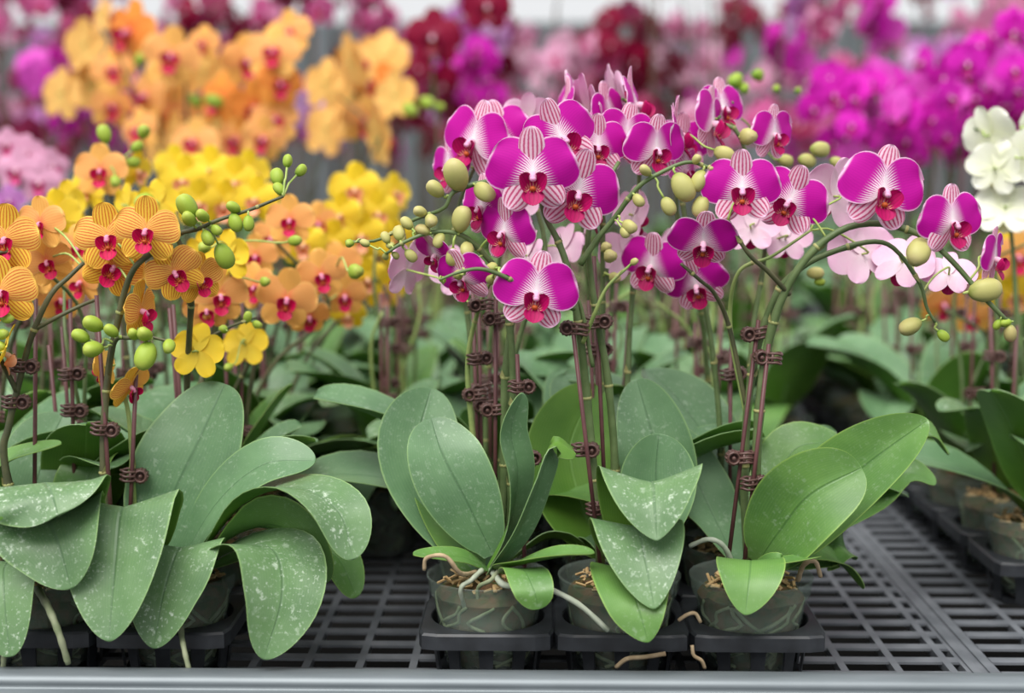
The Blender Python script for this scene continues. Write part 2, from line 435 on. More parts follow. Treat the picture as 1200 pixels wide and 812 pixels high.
# ------------------------------------------------------------------ trays
def cup_mesh():
    b = MB(); n = 40; zt = 0.055; hs = 0.0629; rin = 0.0541
    def sq(a, e=12.0, h=hs):
        c, s = math.cos(a), math.sin(a)
        r = h / ((abs(c) ** e + abs(s) ** e) ** (1 / e)); return r * c, r * s
    rings = []
    A = [2 * math.pi * j / n for j in range(n)]
    ring = lambda f, z: [Vector((*f(a), z)) for a in A]
    circ = lambda r: (lambda a: (r * math.cos(a), r * math.sin(a)))
    seq = [ring(circ(rin - 0.002), zt - 0.012), ring(circ(rin), zt - 0.001), ring(circ(rin + 0.001), zt),
           ring(lambda a: sq(a, 12, hs - 0.002), zt), ring(lambda a: sq(a, 12, hs), zt - 0.002), ring(lambda a: sq(a, 12, hs), zt - 0.015),
           ring(lambda a: sq(a, 12, hs - 0.002), zt - 0.015), ring(lambda a: sq(a, 12, hs - 0.002), zt - 0.003), ring(circ(rin), zt - 0.003)]
    base = b.add([p for r in seq for p in r])
    for i in range(len(seq) - 1):
        for j in range(n):
            j2 = (j + 1) % n
            b.face([base + i * n + j, base + i * n + j2, base + (i + 1) * n + j2, base + (i + 1) * n + j])
    for j in range(10):           # ribs
        a = 2 * math.pi * (j + 0.5) / 10
        M = Matrix.Rotation(a, 3, 'Z')
        p0 = M @ Vector((0.0541, 0, 0.046)); p1 = M @ Vector((0.0483, 0, 0.003))
        t = (p1 - p0).normalized(); s = M @ Vector((0, 1, 0)); nn = t.cross(s)
        vs = []
        for p, wd in ((p0, 0.0075), (p1, 0.0055)):
            for a1, b1 in ((-1, -1), (1, -1), (1, 1), (-1, 1)):
                vs.append(p + s * a1 * wd + nn * b1 * 0.0012)
        q = b.add(vs)
        for f in ((0, 1, 5, 4), (1, 2, 6, 5), (2, 3, 7, 6), (3, 0, 4, 7)): b.face([q + i for i in f])
    b.lathe([(0.030, 0.0), (0.048, 0.0), (0.048, 0.006), (0.030, 0.003), (0.030, 0.0)], 24)
    return b.mesh('cup', [BLACKP], False)
CUP = cup_mesh()
def tray(xc, yc, label, group=None, nx=3, ny=2):
    t = thing('plant_tray', (xc, yc, BZ + 0.0005), label, 'tray', group)
    for i in range(nx):
        for j in range(ny):
            o = link('cup', CUP, t); o.location = ((i - (nx - 1) / 2) * 0.126, (j - (ny - 1) / 2) * 0.126, 0)
    return t
CX = (-0.047, 0.079, 0.205); LX = (-0.349, -0.475, -0.601); RX = (0.566, 0.692, 0.818)
FY = 1.33
TO = 'first second third fourth fifth sixth seventh eighth'.split()
for k in range(8):
    yc = FY + 0.063 + 0.2525 * k
    tray(CX[1], yc, 'black plastic tray holding the three front magenta orchids' if k == 0 else 'black plastic tray, %s from the rail, under the magenta column' % TO[k], None if k == 0 else 'trays behind the front magenta orchids')
    tray(LX[1], yc, 'black plastic tray under the front striped yellow orchids' if k == 0 else 'black plastic tray, %s from the rail, under the yellow block' % TO[k], None if k == 0 else 'trays under the yellow orchids')
    if k > 0 and k < 6:
        tray(RX[1], yc, 'black plastic tray, %s from the rail, across the frame bar' % TO[k], 'trays across the bench gap')
    if k > 2: tray(LX[1] - 0.385, yc, 'black plastic tray, %s from the rail, outermost of the yellow block' % TO[k], 'outer trays')

# ------------------------------------------------------------------ pots
def pot_meshes():
    b = MB(); H = 0.092
    prof = [(0.0, 0.004), (0.037, 0.004), (0.039, 0.0065), (0.0415, 0.02), (0.0475, 0.055), (0.0505, 0.072), (0.0525, 0.0735), (0.0535, 0.0765), (0.0535, 0.0785), (0.0545, 0.0795),
            (0.0550, 0.089), (0.0562, 0.0905), (0.0562, H), (0.0548, H), (0.0538, 0.0885), (0.0530, 0.0785), (0.0500, 0.071), (0.0466, 0.055), (0.0404, 0.02), (0.037, 0.0075), (0.0, 0.0065)]
    b.lathe([(r * 1.05, z) for r, z in prof], 36); pot = b.mesh('pot', [POT])
    b = MB(); rnd = random.Random(3)
    rows = []; n = 30
    prof = [(0.0, 0.009), (0.034, 0.009), (0.0385, 0.02), (0.0415, 0.035), (0.0445, 0.05), (0.0475, 0.066), (0.0490, 0.074), (0.044, 0.080), (0.030, 0.083), (0.014, 0.085), (0.0, 0.086)]
    for r, z in [(r * 1.05, z) for r, z in prof]:
        rows.append([Vector((max(r - 0.002 * rnd.random(), 0) * math.cos(2 * math.pi * j / n), max(r - 0.002 * rnd.random(), 0) * math.sin(2 * math.pi * j / n), z + (0.002 * rnd.uniform(-1, 1) if r > 0 else 0))) for j in range(n)])
    base = b.add([p for r in rows for p in r])
    for i in range(len(prof) - 1):
        for j in range(n):
            j2 = (j + 1) % n
            b.face([base + i * n + j, base + i * n + j2, base + (i + 1) * n + j2, base + (i + 1) * n + j])
    med = b.mesh('growing_medium', [BARK], False)
    b = MB()
    for i in range(70):             # loose coir chips on top
        a = rnd.uniform(0, 6.28); r = 0.044 * math.sqrt(rnd.random())
        M = Matrix.Rotation(rnd.uniform(0, 6.28), 3, 'Z') @ Matrix.Rotation(rnd.uniform(-0.7, 0.7), 3, 'X') @ Matrix.Rotation(rnd.uniform(-0.7, 0.7), 3, 'Y')
        b.box((r * math.cos(a), r * math.sin(a), 0.086 + rnd.uniform(0, 0.006) - 0.05 * r), (rnd.uniform(0.002, 0.007), rnd.uniform(0.0008, 0.002), 0.0008), 0, M)
    chips = b.mesh('coir_chips', [COIR], False)
    b = MB()
    for i in range(11):             # roots pressed against the wall
        a0 = rnd.uniform(0, 6.28); pts = []
        for k in range(8):
            z = 0.072 - 0.06 * k / 7; a = a0 + 0.35 * math.sin(k * 0.7 + i) + 0.08 * k * rnd.uniform(-1, 1)
            r = (0.0382 + (0.0495 - 0.0382) * z / 0.072) * 1.05 - 0.0022
            pts.append(Vector((r * math.cos(a), r * math.sin(a), z)))
        b.tube(spline(pts, 16), 0.0019, 5)
    rts = b.mesh('inner_roots', [ROOT_G])
    return pot, med, chips, rts
POT_ME, MED_ME, CHIP_ME, IROOT_ME = pot_meshes()
PZ = BZ + 0.0045
CROWN_Z = 0.088
def add_pot(t, full=True):
    rz = random.uniform(0, 6.28)
    o = link('pot', POT_ME, t); 
    m = link('growing_medium', MED_ME, t); m.rotation_euler.z = rz
    if full:
        c = link('coir_chips', CHIP_ME, t); c['kind'] = 'stuff'; c.rotation_euler.z = rz
        r = link('inner_roots', IROOT_ME, t); r.rotation_euler.z = rz; r['kind'] = 'stuff'

# ------------------------------------------------------------------ leaves
def leaf_mesh(pts, hw, s0, s1, fold=0.25, a=0.55, bb=0.5, n=22, m=9, thick=0.0014, mats=None, wave=0.0, roll=0.0, basew=0.25, seed=0):
    """pts: centreline points; s0/s1: sideways direction at base and tip; fold: V of the cross-section"""
    rnd = random.Random(seed)
    c = spline(pts, n * 2); b = MB()
    # redistribute samples, denser at the tip
    def at(f):
        x = f * (len(c) - 1); i = min(int(x), len(c) - 2); return c[i].lerp(c[i + 1], x - i)
    vm = a / (a + bb); norm = (vm ** a) * ((1 - vm) ** bb)
    ph = rnd.uniform(0, 6)
    rt, rb, uvr = [], [], []
    for i in range(n + 1):
        v = math.sin(i / n * math.pi / 2) ** 1.15
        p = at(v); e = 0.012
        t = (at(min(v + e, 1)) - at(max(v - e, 0))).normalized()
        sd = s0.lerp(s1, v); sd = (sd - t * sd.dot(t)).normalized()
        nn = sd.cross(t)
        wd = hw * max((v ** a) * ((1 - v) ** bb) / norm, basew * (1 - v) ** 2 if v < 0.5 else 0)
        if i == n: wd = hw * 0.01
        r1, r2, ru = [], [], []
        for j in range(m):
            u = -1 + 2 * j / (m - 1)
            au = math.sqrt(u * u + 0.003) - 0.055
            off = sd * (u * wd * (1 - 0.25 * abs(fold) * abs(u))) + nn * (wd * (fold * au + roll * u * abs(u)) + wave * math.sin(v * 7 + ph + (2 if u > 0 else 0)) * abs(u) ** 2)
            th = thick * (1.5 - abs(u)) * (1 if i < n else 0.2)
            q = p + off
            r1.append(q + nn * th * 0.5); r2.append(q - nn * th * 0.5)
            ru.append(((u + 1) / 2, v))
        rt.append(r1); rb.append(r2); uvr.append(ru)
    b.grid(rt, uvr, 0); b.grid(rb, uvr, 1, True)
    M = m
    for side in (0, m - 1):         # rims
        rows = [[rt[i][side], rb[i][side]] for i in range(n + 1)]
        b.grid(rows, [[uvr[i][side]] * 2 for i in range(n + 1)], 0, side == 0)
    b.grid([rt[n], rb[n]], [uvr[n], uvr[n]], 0)
    return b.mesh('leaf', mats or [LEAF_TOP, LEAF_BACK])

GEN_LEAVES = []
for i in range(10):
    rnd = random.Random(50 + i)
    L = rnd.uniform(0.15, 0.20); el = R(rnd.uniform(35, 78)); drop = rnd.uniform(0.2, 1.0)
    pts = [Vector((0.004, 0, 0))]
    x = z = 0.0; ang = el
    for k in range(4):
        x += L / 4 * math.cos(ang); z += L / 4 * math.sin(ang); ang -= drop * 0.42
        pts.append(Vector((x, 0, z)))
    GEN_LEAVES.append(leaf_mesh(pts, rnd.uniform(0.036, 0.047), Vector((0, -1, 0)), Vector((0, -1, 0.0 + rnd.uniform(-0.25, 0.25))), fold=rnd.uniform(0.1, 0.4), n=14, m=7,
                                mats=[rnd.choice([LEAF_TOP, LEAF_BLUE, LEAF_CLEAN, LEAF_BLUE]), LEAF_BACK], wave=0.003, seed=i))
LOW_LEAVES = []
for i in range(3):
    L = 0.17 + 0.015 * i; x = z = 0.0; ang = R(50 - 8 * i); pts = [Vector((0.004, 0, 0))]
    for k in range(4):
        x += L / 4 * math.cos(ang); z += L / 4 * math.sin(ang); ang -= 0.62
        pts.append(Vector((x, 0, z)))
    LOW_LEAVES.append(leaf_mesh(pts, 0.043, Vector((0, -1, 0)), Vector((0, -1, 0.1)), fold=0.22, n=14, m=7, mats=[(LEAF_TOP, LEAF_BLUE, LEAF_CLEAN)[i], LEAF_BACK], wave=0.003, seed=i + 90))
def generic_leaves(t, rnd, n=5, away=False):
    a0 = rnd.uniform(0, 6.28)
    for i in range(n):
        o = link('leaf', rnd.choice(GEN_LEAVES), t)
        o.location = (0, 0, CROWN_Z - 0.004 + 0.005 * i)
        az = a0 + math.pi * (i % 2) + rnd.uniform(-0.75, 0.75)
        if away and math.sin(az) < -0.72: az += 1.1     # no room towards the pot in front
        o.rotation_euler = (0, 0, az)
        s = rnd.uniform(0.9, 1.22); o.scale = (s, s, s)

# ------------------------------------------------------------------ stakes, clips, stems, buds
def clip_mesh():
    b = MB(); n = 20
    Ry = Matrix.Rotation(R(90), 4, 'X')
    T = Matrix.Translation((-0.0055, 0, 0)) @ Ry
    prof = [(0.0, 0.0055), (0.0014, 0.0055), (0.0018, 0.0048), (0.0020, 0.0005), (0.0040, 0.0005), (0.0042, 0.005), (0.0050, 0.0056), (0.0060, 0.0052), (0.0066, 0.004), (0.0066, -0.004), (0.0060, -0.0052), (0.0050, -0.0056), (0.0042, -0.005), (0.0040, -0.0005), (0.0020, -0.0005), (0.0018, -0.0048), (0.0014, -0.0055), (0.0, -0.0055)]
    b.lathe([(r, z) for r, z in prof], n, 0, T)
    for j in range(12):
        a = 2 * math.pi * j / 12
        M = (Matrix.Rotation(-a, 3, 'Y'))
        b.box(Vector((-0.0055, 0, 0)) + M @ Vector((0.0065, 0, 0)), (0.0006, 0.0042, 0.0008), 0, M)
    for z in (-0.0042, 0.0, 0.0042):
        pts = []
        for k in range(15):
            a = math.pi * k / 14 - math.pi / 2
            pts.append(Vector((0.007 + 0.006 * math.cos(a), 0.0058 * math.sin(a), z + 0.0006 * math.sin(3 * a))))
        pts = [Vector((-0.001, -0.0052, z))] + pts + [Vector((-0.001, 0.0052, z))]
        b.tube(pts, 0.0013, 6)
    for y in (-0.0052, 0.0052): b.box((0.0035, y, 0), (0.0012, 0.0012, 0.0048))
    return b.mesh('stake_clip', [CLIP])
CLIP_ME = clip_mesh()

def add_clip(t, p, rz=0.0, s=1.0, flip=False):
    o = link('stake_clip', CLIP_ME, t); o.location = p - t.location
    o.rotation_euler = (0, R(random.uniform(-8, 8)), rz + (math.pi if flip else 0)); o.scale = (s, s, s)
def add_stake(t, p0, p1, r=0.0021):
    b = MB(); b.tube([p0 - t.location, p1 - t.location], r, 7)
    return link('stake', b.mesh('stake', [STAKE]), t)
def add_stem(t, pts, r0=0.0036, r1=0.0018, mat=None, nodes=True, n=40):
    pts = [p - t.location for p in pts]
    c = spline(pts, n); rad = []
    L = sum((c[i + 1] - c[i]).length for i in range(n - 1)); d = 0; last = 0
    brs = []
    for i in range(n):
        f = i / (n - 1); r = r0 + (r1 - r0) * f
        if i: d += (c[i] - c[i - 1]).length
        if nodes and d - last > 0.075 and i < n - 2:
            last = d; r *= 1.18; brs.append((c[i], (c[i + 1] - c[i - 1]).normalized(), r))
        rad.append(r)
    b = MB(); b.tube(c, rad, 8)
    o = link('flower_stem', b.mesh('flower_stem', [mat or STEM]), t)
    if nodes:
        for p, tg, r in brs:
            b = MB(); M = Matrix.Translation(p) @ tg.to_track_quat('Z', 'Y').to_matrix().to_4x4()
            b.lathe([(r * 0.98, -0.001), (r * 1.12, -0.0004), (r * 1.1, 0.001), (r * 0.98, 0.002)], 8, 0, M)
            a = random.uniform(0, 6.28)
            q = MB_tri(b, M, r, a)
            link('bract', b.mesh('bract', [BRACT]), o)
    return o, c
def MB_tri(b, M, r, a):
    vs = []
    for da, z in ((-0.8, 0.001), (0.8, 0.001), (0, 0.009)):
        vs.append(M @ Vector((r * 1.3 * math.cos(a + da), r * 1.3 * math.sin(a + da), z)))
    q = b.add(vs); b.face([q, q + 1, q + 2])

def bud_mesh(mat, ribs=True):
    b = MB(); n = 12; rows = []
    for k in range(11):
        f = k / 10; th = math.pi * f
        z = -math.cos(th) * 0.5 * (1 if f < 0.5 else 1.15); r = math.sin(th) ** 0.9 * 0.45 * (1 - 0.12 * math.cos(th))
        rows.append([Vector((r * (1 + (0.16 * (abs(math.cos(1.5 * 2 * math.pi * j / n)) - 0.6) if ribs else 0)) * math.cos(2 * math.pi * j / n), r * (1 + (0.16 * (abs(math.cos(1.5 * 2 * math.pi * j / n)) - 0.6) if ribs else 0)) * math.sin(2 * math.pi * j / n), z)) for j in range(n)])
    base = b.add([p for r in rows for p in r])
    for i in range(10):
        for j in range(n):
            j2 = (j + 1) % n
            b.face([base + i * n + j, base + i * n + j2, base + (i + 1) * n + j2, base + (i + 1) * n + j], [(j / n, i / 10), (j / n, i / 10), (j / n, (i + 1) / 10), (j / n, (i + 1) / 10)])
    return b.mesh('bud', [mat])
BUDS = {'g': bud_mesh(BUD_G), 'c': bud_mesh(BUD_C), 'p': bud_mesh(BUD_P)}

def nearest(curves, p):
    best = None
    for o, c in curves:
        for q in c:
            d = (q - p).length
            if best is None or d < best[0]: best = (d, q, o)
    return best
def pedicel(t, curves, p, back, r=0.0011, mat=None):
    """thin stalk from the stem to the point p (plant-local), leaving p along back"""
    d, q, o = nearest(curves, p)
    if d > 0.12: return
    mid = p + back * min(0.5 * d, 0.012)
    mid2 = q.lerp(p, 0.4) + Vector((0, 0, 0.12 * d))
    b = MB(); b.tube(spline([q, mid2, mid, p], 12), r, 6)
    link('pedicel', b.mesh('pedicel', [mat or PEDI]), o)
def add_bud(t, curves, p, wpx, kind='c', elong=1.2, dirv=None, Y=1.33):
    s = wpx * Y / FPX
    pl = p - t.location
    d, q, o = nearest(curves, pl)
    dv = dirv or (pl - q)
    if dv.length < 1e-5: dv = Vector((0, 0, 1))
    dv = (dv.normalized() + Vector((random.uniform(-.25, .25), random.uniform(-.25, .25), random.uniform(-.25, .25)))).normalized()
    M = Matrix.Translation(pl) @ dv.to_track_quat('Z', 'Y').to_matrix().to_4x4() @ Matrix.Diagonal((s * 1.0, s * 1.0, s * elong, 1))
    link('bud', BUDS[kind], o, M)
    pedicel(t, curves, pl - dv * s * elong * 0.5, -dv, 0.0011 if wpx > 12 else 0.0008)

# ------------------------------------------------------------------ flowers (unit: petal span = 1, face +Z, up +Y)
def petal(b, M, L, hw, a, bb, cup=0.0, bend=0.0, ruf=0.0, n=11, m=9, mi=(0, 1), tipcup=0.0, rnd=None, th=0.012, skew=0.0):
    rnd = rnd or random
    ph = rnd.uniform(0, 6); ph2 = rnd.uniform(0, 6)
    vm = a / (a + bb); norm = (vm ** a) * ((1 - vm) ** bb)
    rt, rb, uvr = [], [], []
    for i in range(n + 1):
        v = math.sin(i / n * math.pi / 2) ** 1.2
        wd = hw * max((v ** a) * ((1 - v) ** bb) / norm, 0.05 if i < n else 0.0)
        if i == 0: wd = hw * 0.12
        r1, r2, ru = [], [], []
        for j in range(m):
            u = -1 + 2 * j / (m - 1)
            x = u * wd + skew * v * v * L
            z = cup * u * u * (wd / hw) + bend * v * v + tipcup * v ** 4 + ruf * math.sin(5 * v + ph + u * 2) * abs(u) * v + ruf * 0.6 * math.sin(ph2 + 4 * u) * v * v
            y = L * v
            hth = th * 0.5 * (1 - 0.6 * max(abs(u), v))
            r1.append(M @ Vector((x, y, z + hth))); r2.append(M @ Vector((x, y, z - hth))); ru.append(((u + 1) / 2, v))
        rt.append(r1); rb.append(r2); uvr.append(ru)
    b.grid(rt, uvr, mi[0], True); b.grid(rb, uvr, mi[1], False)
    for side in (0, m - 1):
        b.grid([[rt[i][side], rb[i][side]] for i in range(n + 1)], [[uvr[i][side]] * 2 for i in range(n + 1)], mi[0], side != 0)

def frame(org, d, nrm):
    """matrix: +Y along d, +Z along nrm"""
    d = Vector(d).normalized(); nrm = Vector(nrm); nrm = (nrm - d * nrm.dot(d)).normalized()
    x = d.cross(nrm)
    M = Matrix((x, d, nrm)).transposed().to_4x4(); M.translation = Vector(org)
    return M
def ellipsoid(b, c, r, mi=0, n=10, k=7, rot=None):
    M = Matrix.Translation(c) @ (rot.to_4x4() if rot else Matrix.Identity(4)) @ Matrix.Diagonal((r[0], r[1], r[2], 1))
    b.lathe([(math.sin(math.pi * i / k), -math.cos(math.pi * i / k)) for i in range(k + 1)], n, mi, M)

SHAPES = {  # petal: length, half width, a, b, axis angle from up ; sepal dims
    'std':    dict(pl=.53, pw=.315, pa=.50, pb=.36, pang=67, dl=.54, dw=.15, sl=.48, sw=.165, sang=140),
    'round':  dict(pl=.51, pw=.265, pa=.60, pb=.38, pang=72, dl=.53, dw=.19, sl=.52, sw=.185, sang=142),
}
def flower_parts(kind, shape, seed, res=1.0):
    """list of (part name, mesh builder, material list)"""
    S = SHAPES[shape]; F = FM[kind]; rnd = random.Random(seed); out = []
    n, m = max(5, int(11 * res)), max(5, int(9 * res) | 1)
    cupv = rnd.uniform(-0.03, 0.05)
    for sg in (-1, 1):
        b = MB(); ang = R(S['pang'] + rnd.uniform(-4, 4)) * -sg
        M = Matrix.Translation((0, 0, 0.03)) @ Matrix.Rotation(ang, 4, 'Z') @ Matrix.Rotation(R(-4), 4, 'X')
        petal(b, M, S['pl'], S['pw'], S['pa'], S['pb'], cup=cupv - 0.03, bend=rnd.uniform(-0.05, 0.03), ruf=0.022, n=n, m=m, rnd=rnd, skew=0.05 * sg)
        out.append(('petal', b, [F['petal'], F['back']]))
    b = MB(); M = Matrix.Rotation(R(rnd.uniform(-4, 4)), 4, 'Z')
    petal(b, M, S['dl'], S['dw'], .6, .45, cup=-0.03, bend=rnd.uniform(-0.05, 0.06), ruf=0.012, n=n, m=m, rnd=rnd)
    out.append(('sepal', b, [F['sepal'], F['back']]))
    for sg in (-1, 1):
        b = MB(); ang = R(S['sang'] + rnd.uniform(-5, 5)) * -sg
        M = Matrix.Translation((0, 0, -0.005)) @ Matrix.Rotation(ang, 4, 'Z')
        petal(b, M, S['sl'], S['sw'], .65, .45, cup=-0.02, bend=rnd.uniform(-0.04, 0.05), ruf=0.015, n=n, m=m, rnd=rnd)
        out.append(('sepal', b, [F['sepal'], F['back']]))
    # lip: two raised side lobes and a forward mid lobe
    b = MB()
    n2, m2 = max(4, int(8 * res)), max(5, int(7 * res) | 1)
    for sg in (-1, 1):
        M = frame((sg * 0.045, -0.18, 0.07), (sg * 0.50, 0.74, 0.42), (-sg * 0.62, 0.10, 0.75))
        petal(b, M, 0.245, 0.105, .55, .42, cup=0.05, bend=0.03, n=n2, m=m2, mi=(0, 0), rnd=rnd)
    M = frame((0, -0.15, 0.06), (0, -0.62, 0.62), (0, 0.62, 0.62))
    petal(b, M, 0.235, 0.13, .75, .55, cup=0.03, bend=-0.03, n=n2, m=m2, mi=(0, 0), rnd=rnd)
    ellipsoid(b, (0, -0.155, 0.12), (0.04, 0.035, 0.032), 1, 8, 5)
    out.append(('lip', b, [F['lip'], F['callus']]))
    b = MB()
    ellipsoid(b, (0, -0.015, 0.085), (0.052, 0.055, 0.085), 0, 10, 7, Matrix.Rotation(R(18), 3, 'X'))
    ellipsoid(b, (0, -0.045, 0.15), (0.043, 0.035, 0.032), 0, 8, 5)
    out.append(('column', b, [F['column']]))
    return out
_fcache = {}
SHAPE_OF = {'magenta': 'std', 'pale': 'std', 'fuchsia': 'std', 'white': 'std'}
def flower_set(kind, var):
    k = (kind, var, 's')
    if k not in _fcache:
        _fcache[k] = [(nm, b.mesh(nm, ms)) for nm, b, ms in flower_parts(kind, SHAPE_OF.get(kind, 'round'), hash_seed(kind) + var)]
    return _fcache[k]
def hash_seed(s): return sum(ord(c) * (i + 3) for i, c in enumerate(s)) * 10
def flower_merged(kind, var, res=0.7):
    k = (kind, var, res)
    if k not in _fcache:
        big = MB(); mats = []
        for nm, b, ms in flower_parts(kind, SHAPE_OF.get(kind, 'round'), hash_seed(kind) + var, res):
            off = big.add(b.v)
            mi = []
            for mt in ms:
                if mt not in mats: mats.append(mt)
                mi.append(mats.index(mt))
            for f, uv, q in zip(b.f, b.uv, b.m): big.face([i + off for i in f], uv, mi[q])
        _fcache[k] = big.mesh('flower', mats)
    return _fcache[k]
def face_matrix(p, yaw, pitch, roll, s):
    yw, pt = R(yaw), R(pitch)
    nz = Vector((math.sin(yw) * math.cos(pt), -math.cos(yw) * math.cos(pt), math.sin(pt)))
    up = Vector((0, 0, 1)); up = (up - nz * up.dot(nz)).normalized()
    x = up.cross(nz)
    M = Matrix((x, up, nz)).transposed().to_4x4() @ Matrix.Rotation(R(roll), 4, 'Z') @ Matrix.Scale(s, 4)
    M.translation = p
    return M
def add_flower(t, curves, px, py, Y, wpx, yaw=0, pitch=-5, roll=0, kind='magenta', detail=True, stalk=True):
    p = P(px, py, Y) - t.location
    s = wpx * Y / FPX
    M = face_matrix(p, yaw, pitch, roll, s)
    v = random.randrange(4)
    if detail:
        parts = flower_set(kind, v)
        f = link('flower', parts[-1][1], t, M)
        for nm, me in parts[:-1]: link(nm, me, f)
    else:
        f = link('flower', flower_merged(kind, v), t, M)
    if stalk and curves:
        nz = (M.to_3x3() @ Vector((0, 0, 1))).normalized()
        pedicel(t, curves, p - nz * s * 0.01, -nz)
    return f

# ------------------------------------------------------------------ plants in the front row
def plant(X, Y, label, group=None, name='potted_orchid', full=True, z=PZ):
    t = thing(name, (X, Y, z), label, 'orchid', group)
    add_pot(t, full)
    return t
def V3(a): return Vector(a)
def hero_leaf(t, pts, hwpx, s0, s1, fold=0.2, mats=None, **kw):
    pw = [P(*p) for p in pts]
    Ym = pts[len(pts) // 2][2]
    pl = [p - t.location for p in pw]
    me = leaf_mesh(pl, hwpx * Ym / FPX, V3(s0), V3(s1), fold, mats=mats, n=26, m=11, **kw)
    return link('leaf', me, t)
def stemP(t, pts, *a, **k): return add_stem(t, [P(*p) for p in pts], *a, **k)
def rootP(t, pts, r=0.0028, mat=None):
    b = MB(); c = spline([P(*p) - t.location for p in pts], 22)
    b.tube(c, [r * (1 - 0.25 * i / 21) * (1 + 0.08 * math.sin(i * 1.7)) for i in range(22)], 8)
    return link('aerial_root', b.mesh('aerial_root', [mat or ROOT]), t)
TC = [LEAF_CLEAN, LEAF_BACK]; TB = [LEAF_BLUE, LEAF_BACK]; TBK = [LEAF_BACK, LEAF_CLEAN]
EX = (1, 0, 0)
# crown pixel for a pot column: y about 657
def crown(X, Y=FY, z=CROWN_Z): return Vector((X, Y, PZ + z))

# ---- magenta A (leftmost pot of the centre tray)
A = plant(CX[0], FY, 'potted orchid with magenta white-rimmed flowers and grey-green upright leaves, aerial root trailing from its pot')
hero_leaf(A, [(572, 668, 1.345), (520, 590, 1.365), (492, 520, 1.385), (505, 455, 1.41)], 58, (1, 0.25, -.2), (1, 0.3, 0.1), 0.18, TB)
hero_leaf(A, [(578, 650, 1.325), (548, 590, 1.32), (520, 535, 1.325), (505, 490, 1.345)], 49, (1, -.1, -.35), (1, 0.1, -.1), 0.16, TB)
hero_leaf(A, [(572, 664, 1.31), (597, 612, 1.295), (606, 555, 1.285), (598, 505, 1.28), (612, 460, 1.275)], 25, (0.25, 1, 0.1), (1, 0.45, 0.2), 0.35, TB)
hero_leaf(A, [(574, 672, 1.30), (608, 622, 1.27), (632, 560, 1.26), (648, 520, 1.265), (675, 533, 1.27)], 27, (0.75, .8, -.3), (0.3, 1, 0.5), 0.3, TB)
hero_leaf(A, [(578, 668, 1.30), (615, 660, 1.25), (655, 652, 1.235), (697, 648, 1.24)], 24, (0.05, -1, 0.42), (0.1, -1, -.2), 0.35, TC)
hero_leaf(A, [(572, 668, 1.33), (545, 655, 1.31), (515, 652, 1.29), (484, 650, 1.28)], 20, (0, 1, 0.1), (0, 1, 0.1), 0.2, TC)
hero_leaf(A, [(600, 655, 1.36), (635, 632, 1.38), (660, 630, 1.385), (684, 640, 1.39)], 22, (0, -1, 0.5), (0, -1, .5), 0.1, TB)
hero_leaf(A, [(590, 672, 1.285), (612, 668, 1.24), (625, 690, 1.215), (631, 714, 1.212)], 27, (-1, 0, 0), (-1, 0, 0), 0.1, TC)
hero_leaf(A, [(562, 672, 1.34), (535, 632, 1.35), (512, 590, 1.37), (488, 560, 1.39)], 36, (1, 0.1, -.6), (1, 0.3, -.3), 0.2, TC)
rootP(A, [(576, 668, 1.30), (592, 686, 1.265), (628, 685, 1.245), (675, 706, 1.235), (713, 739, 1.232)], 0.0032)
rootP(A, [(560, 670, 1.31), (540, 672, 1.275), (522, 652, 1.268), (500, 654, 1.27), (497, 668, 1.272)], 0.0024, ROOT_B)
rootP(A, [(565, 668, 1.30), (552, 680, 1.285), (540, 690, 1.275), (545, 715, 1.288)], 0.0026, ROOT)
rootP(A, [(585, 668, 1.29), (575, 680, 1.28), (560, 690, 1.285), (562, 720, 1.29)], 0.0024, ROOT_G)
cA = []
cA.append(stemP(A, [(596, 660, 1.34), (600, 560, 1.345), (602, 460, 1.345), (597, 380, 1.34), (586, 325, 1.335), (569, 300, 1.33), (542, 276, 1.32), (507, 272, 1.315), (473, 284, 1.31), (453, 297, 1.31)], 0.0042, 0.0014))
cA.append(stemP(A, [(585, 660, 1.36), (590, 560, 1.37), (592, 440, 1.365), (606, 330, 1.36), (610, 275, 1.36), (600, 232, 1.35), (577, 213, 1.33), (533, 224, 1.32), (520, 244, 1.32), (484, 258, 1.33), (444, 281, 1.34), (405, 283, 1.35)], 0.004, 0.0012))
cA.append(stemP(A, [(556, 660, 1.39), (556, 540, 1.40), (548, 430, 1.40), (560, 365, 1.39), (575, 330, 1.37)], 0.0036, 0.0016, STEM_LT))
for x, y, wd, k in ((541, 258, 25, 'c'), (505, 258, 17, 'c'), (496, 270, 15, 'p'), (515, 281, 15, 'c'), (481, 299, 14, 'c'), (471, 279, 12, 'p'), (458, 288, 10, 'c'), (452, 300, 9, 'c'), (463, 299, 9, 'c'),
                    (567, 224, 23, 'c'), (535, 206, 31, 'c'), (511, 222, 19, 'c'), (493, 248, 14, 'c'), (477, 262, 14, 'c'), (468, 274, 16, 'c'), (452, 279, 12, 'c'), (428, 285, 10, 'c'), (410, 285, 11, 'g'), (547, 292, 18, 'c'), (530, 300, 17, 'c')):
    add_bud(A, cA, P(x, y, 1.315), wd, k)
add_flower(A, cA, 592, 272, 1.315, 78, -38, -8, -6)
add_flower(A, cA, 566, 243, 1.335, 74, -48, -4, 4)
add_flower(A, cA, 543, 326, 1.315, 72, -30, -22, 8)
add_flower(A, cA, 511, 297, 1.33, 60, -48, -38, -12)
add_flower(A, cA, 476, 316, 1.45, 72, -120, 10, 10, 'pale')
add_stake(A, P(580, 652, 1.365), P(581, 350, 1.375)); add_stake(A, P(615, 668, 1.305), P(606, 415, 1.325))
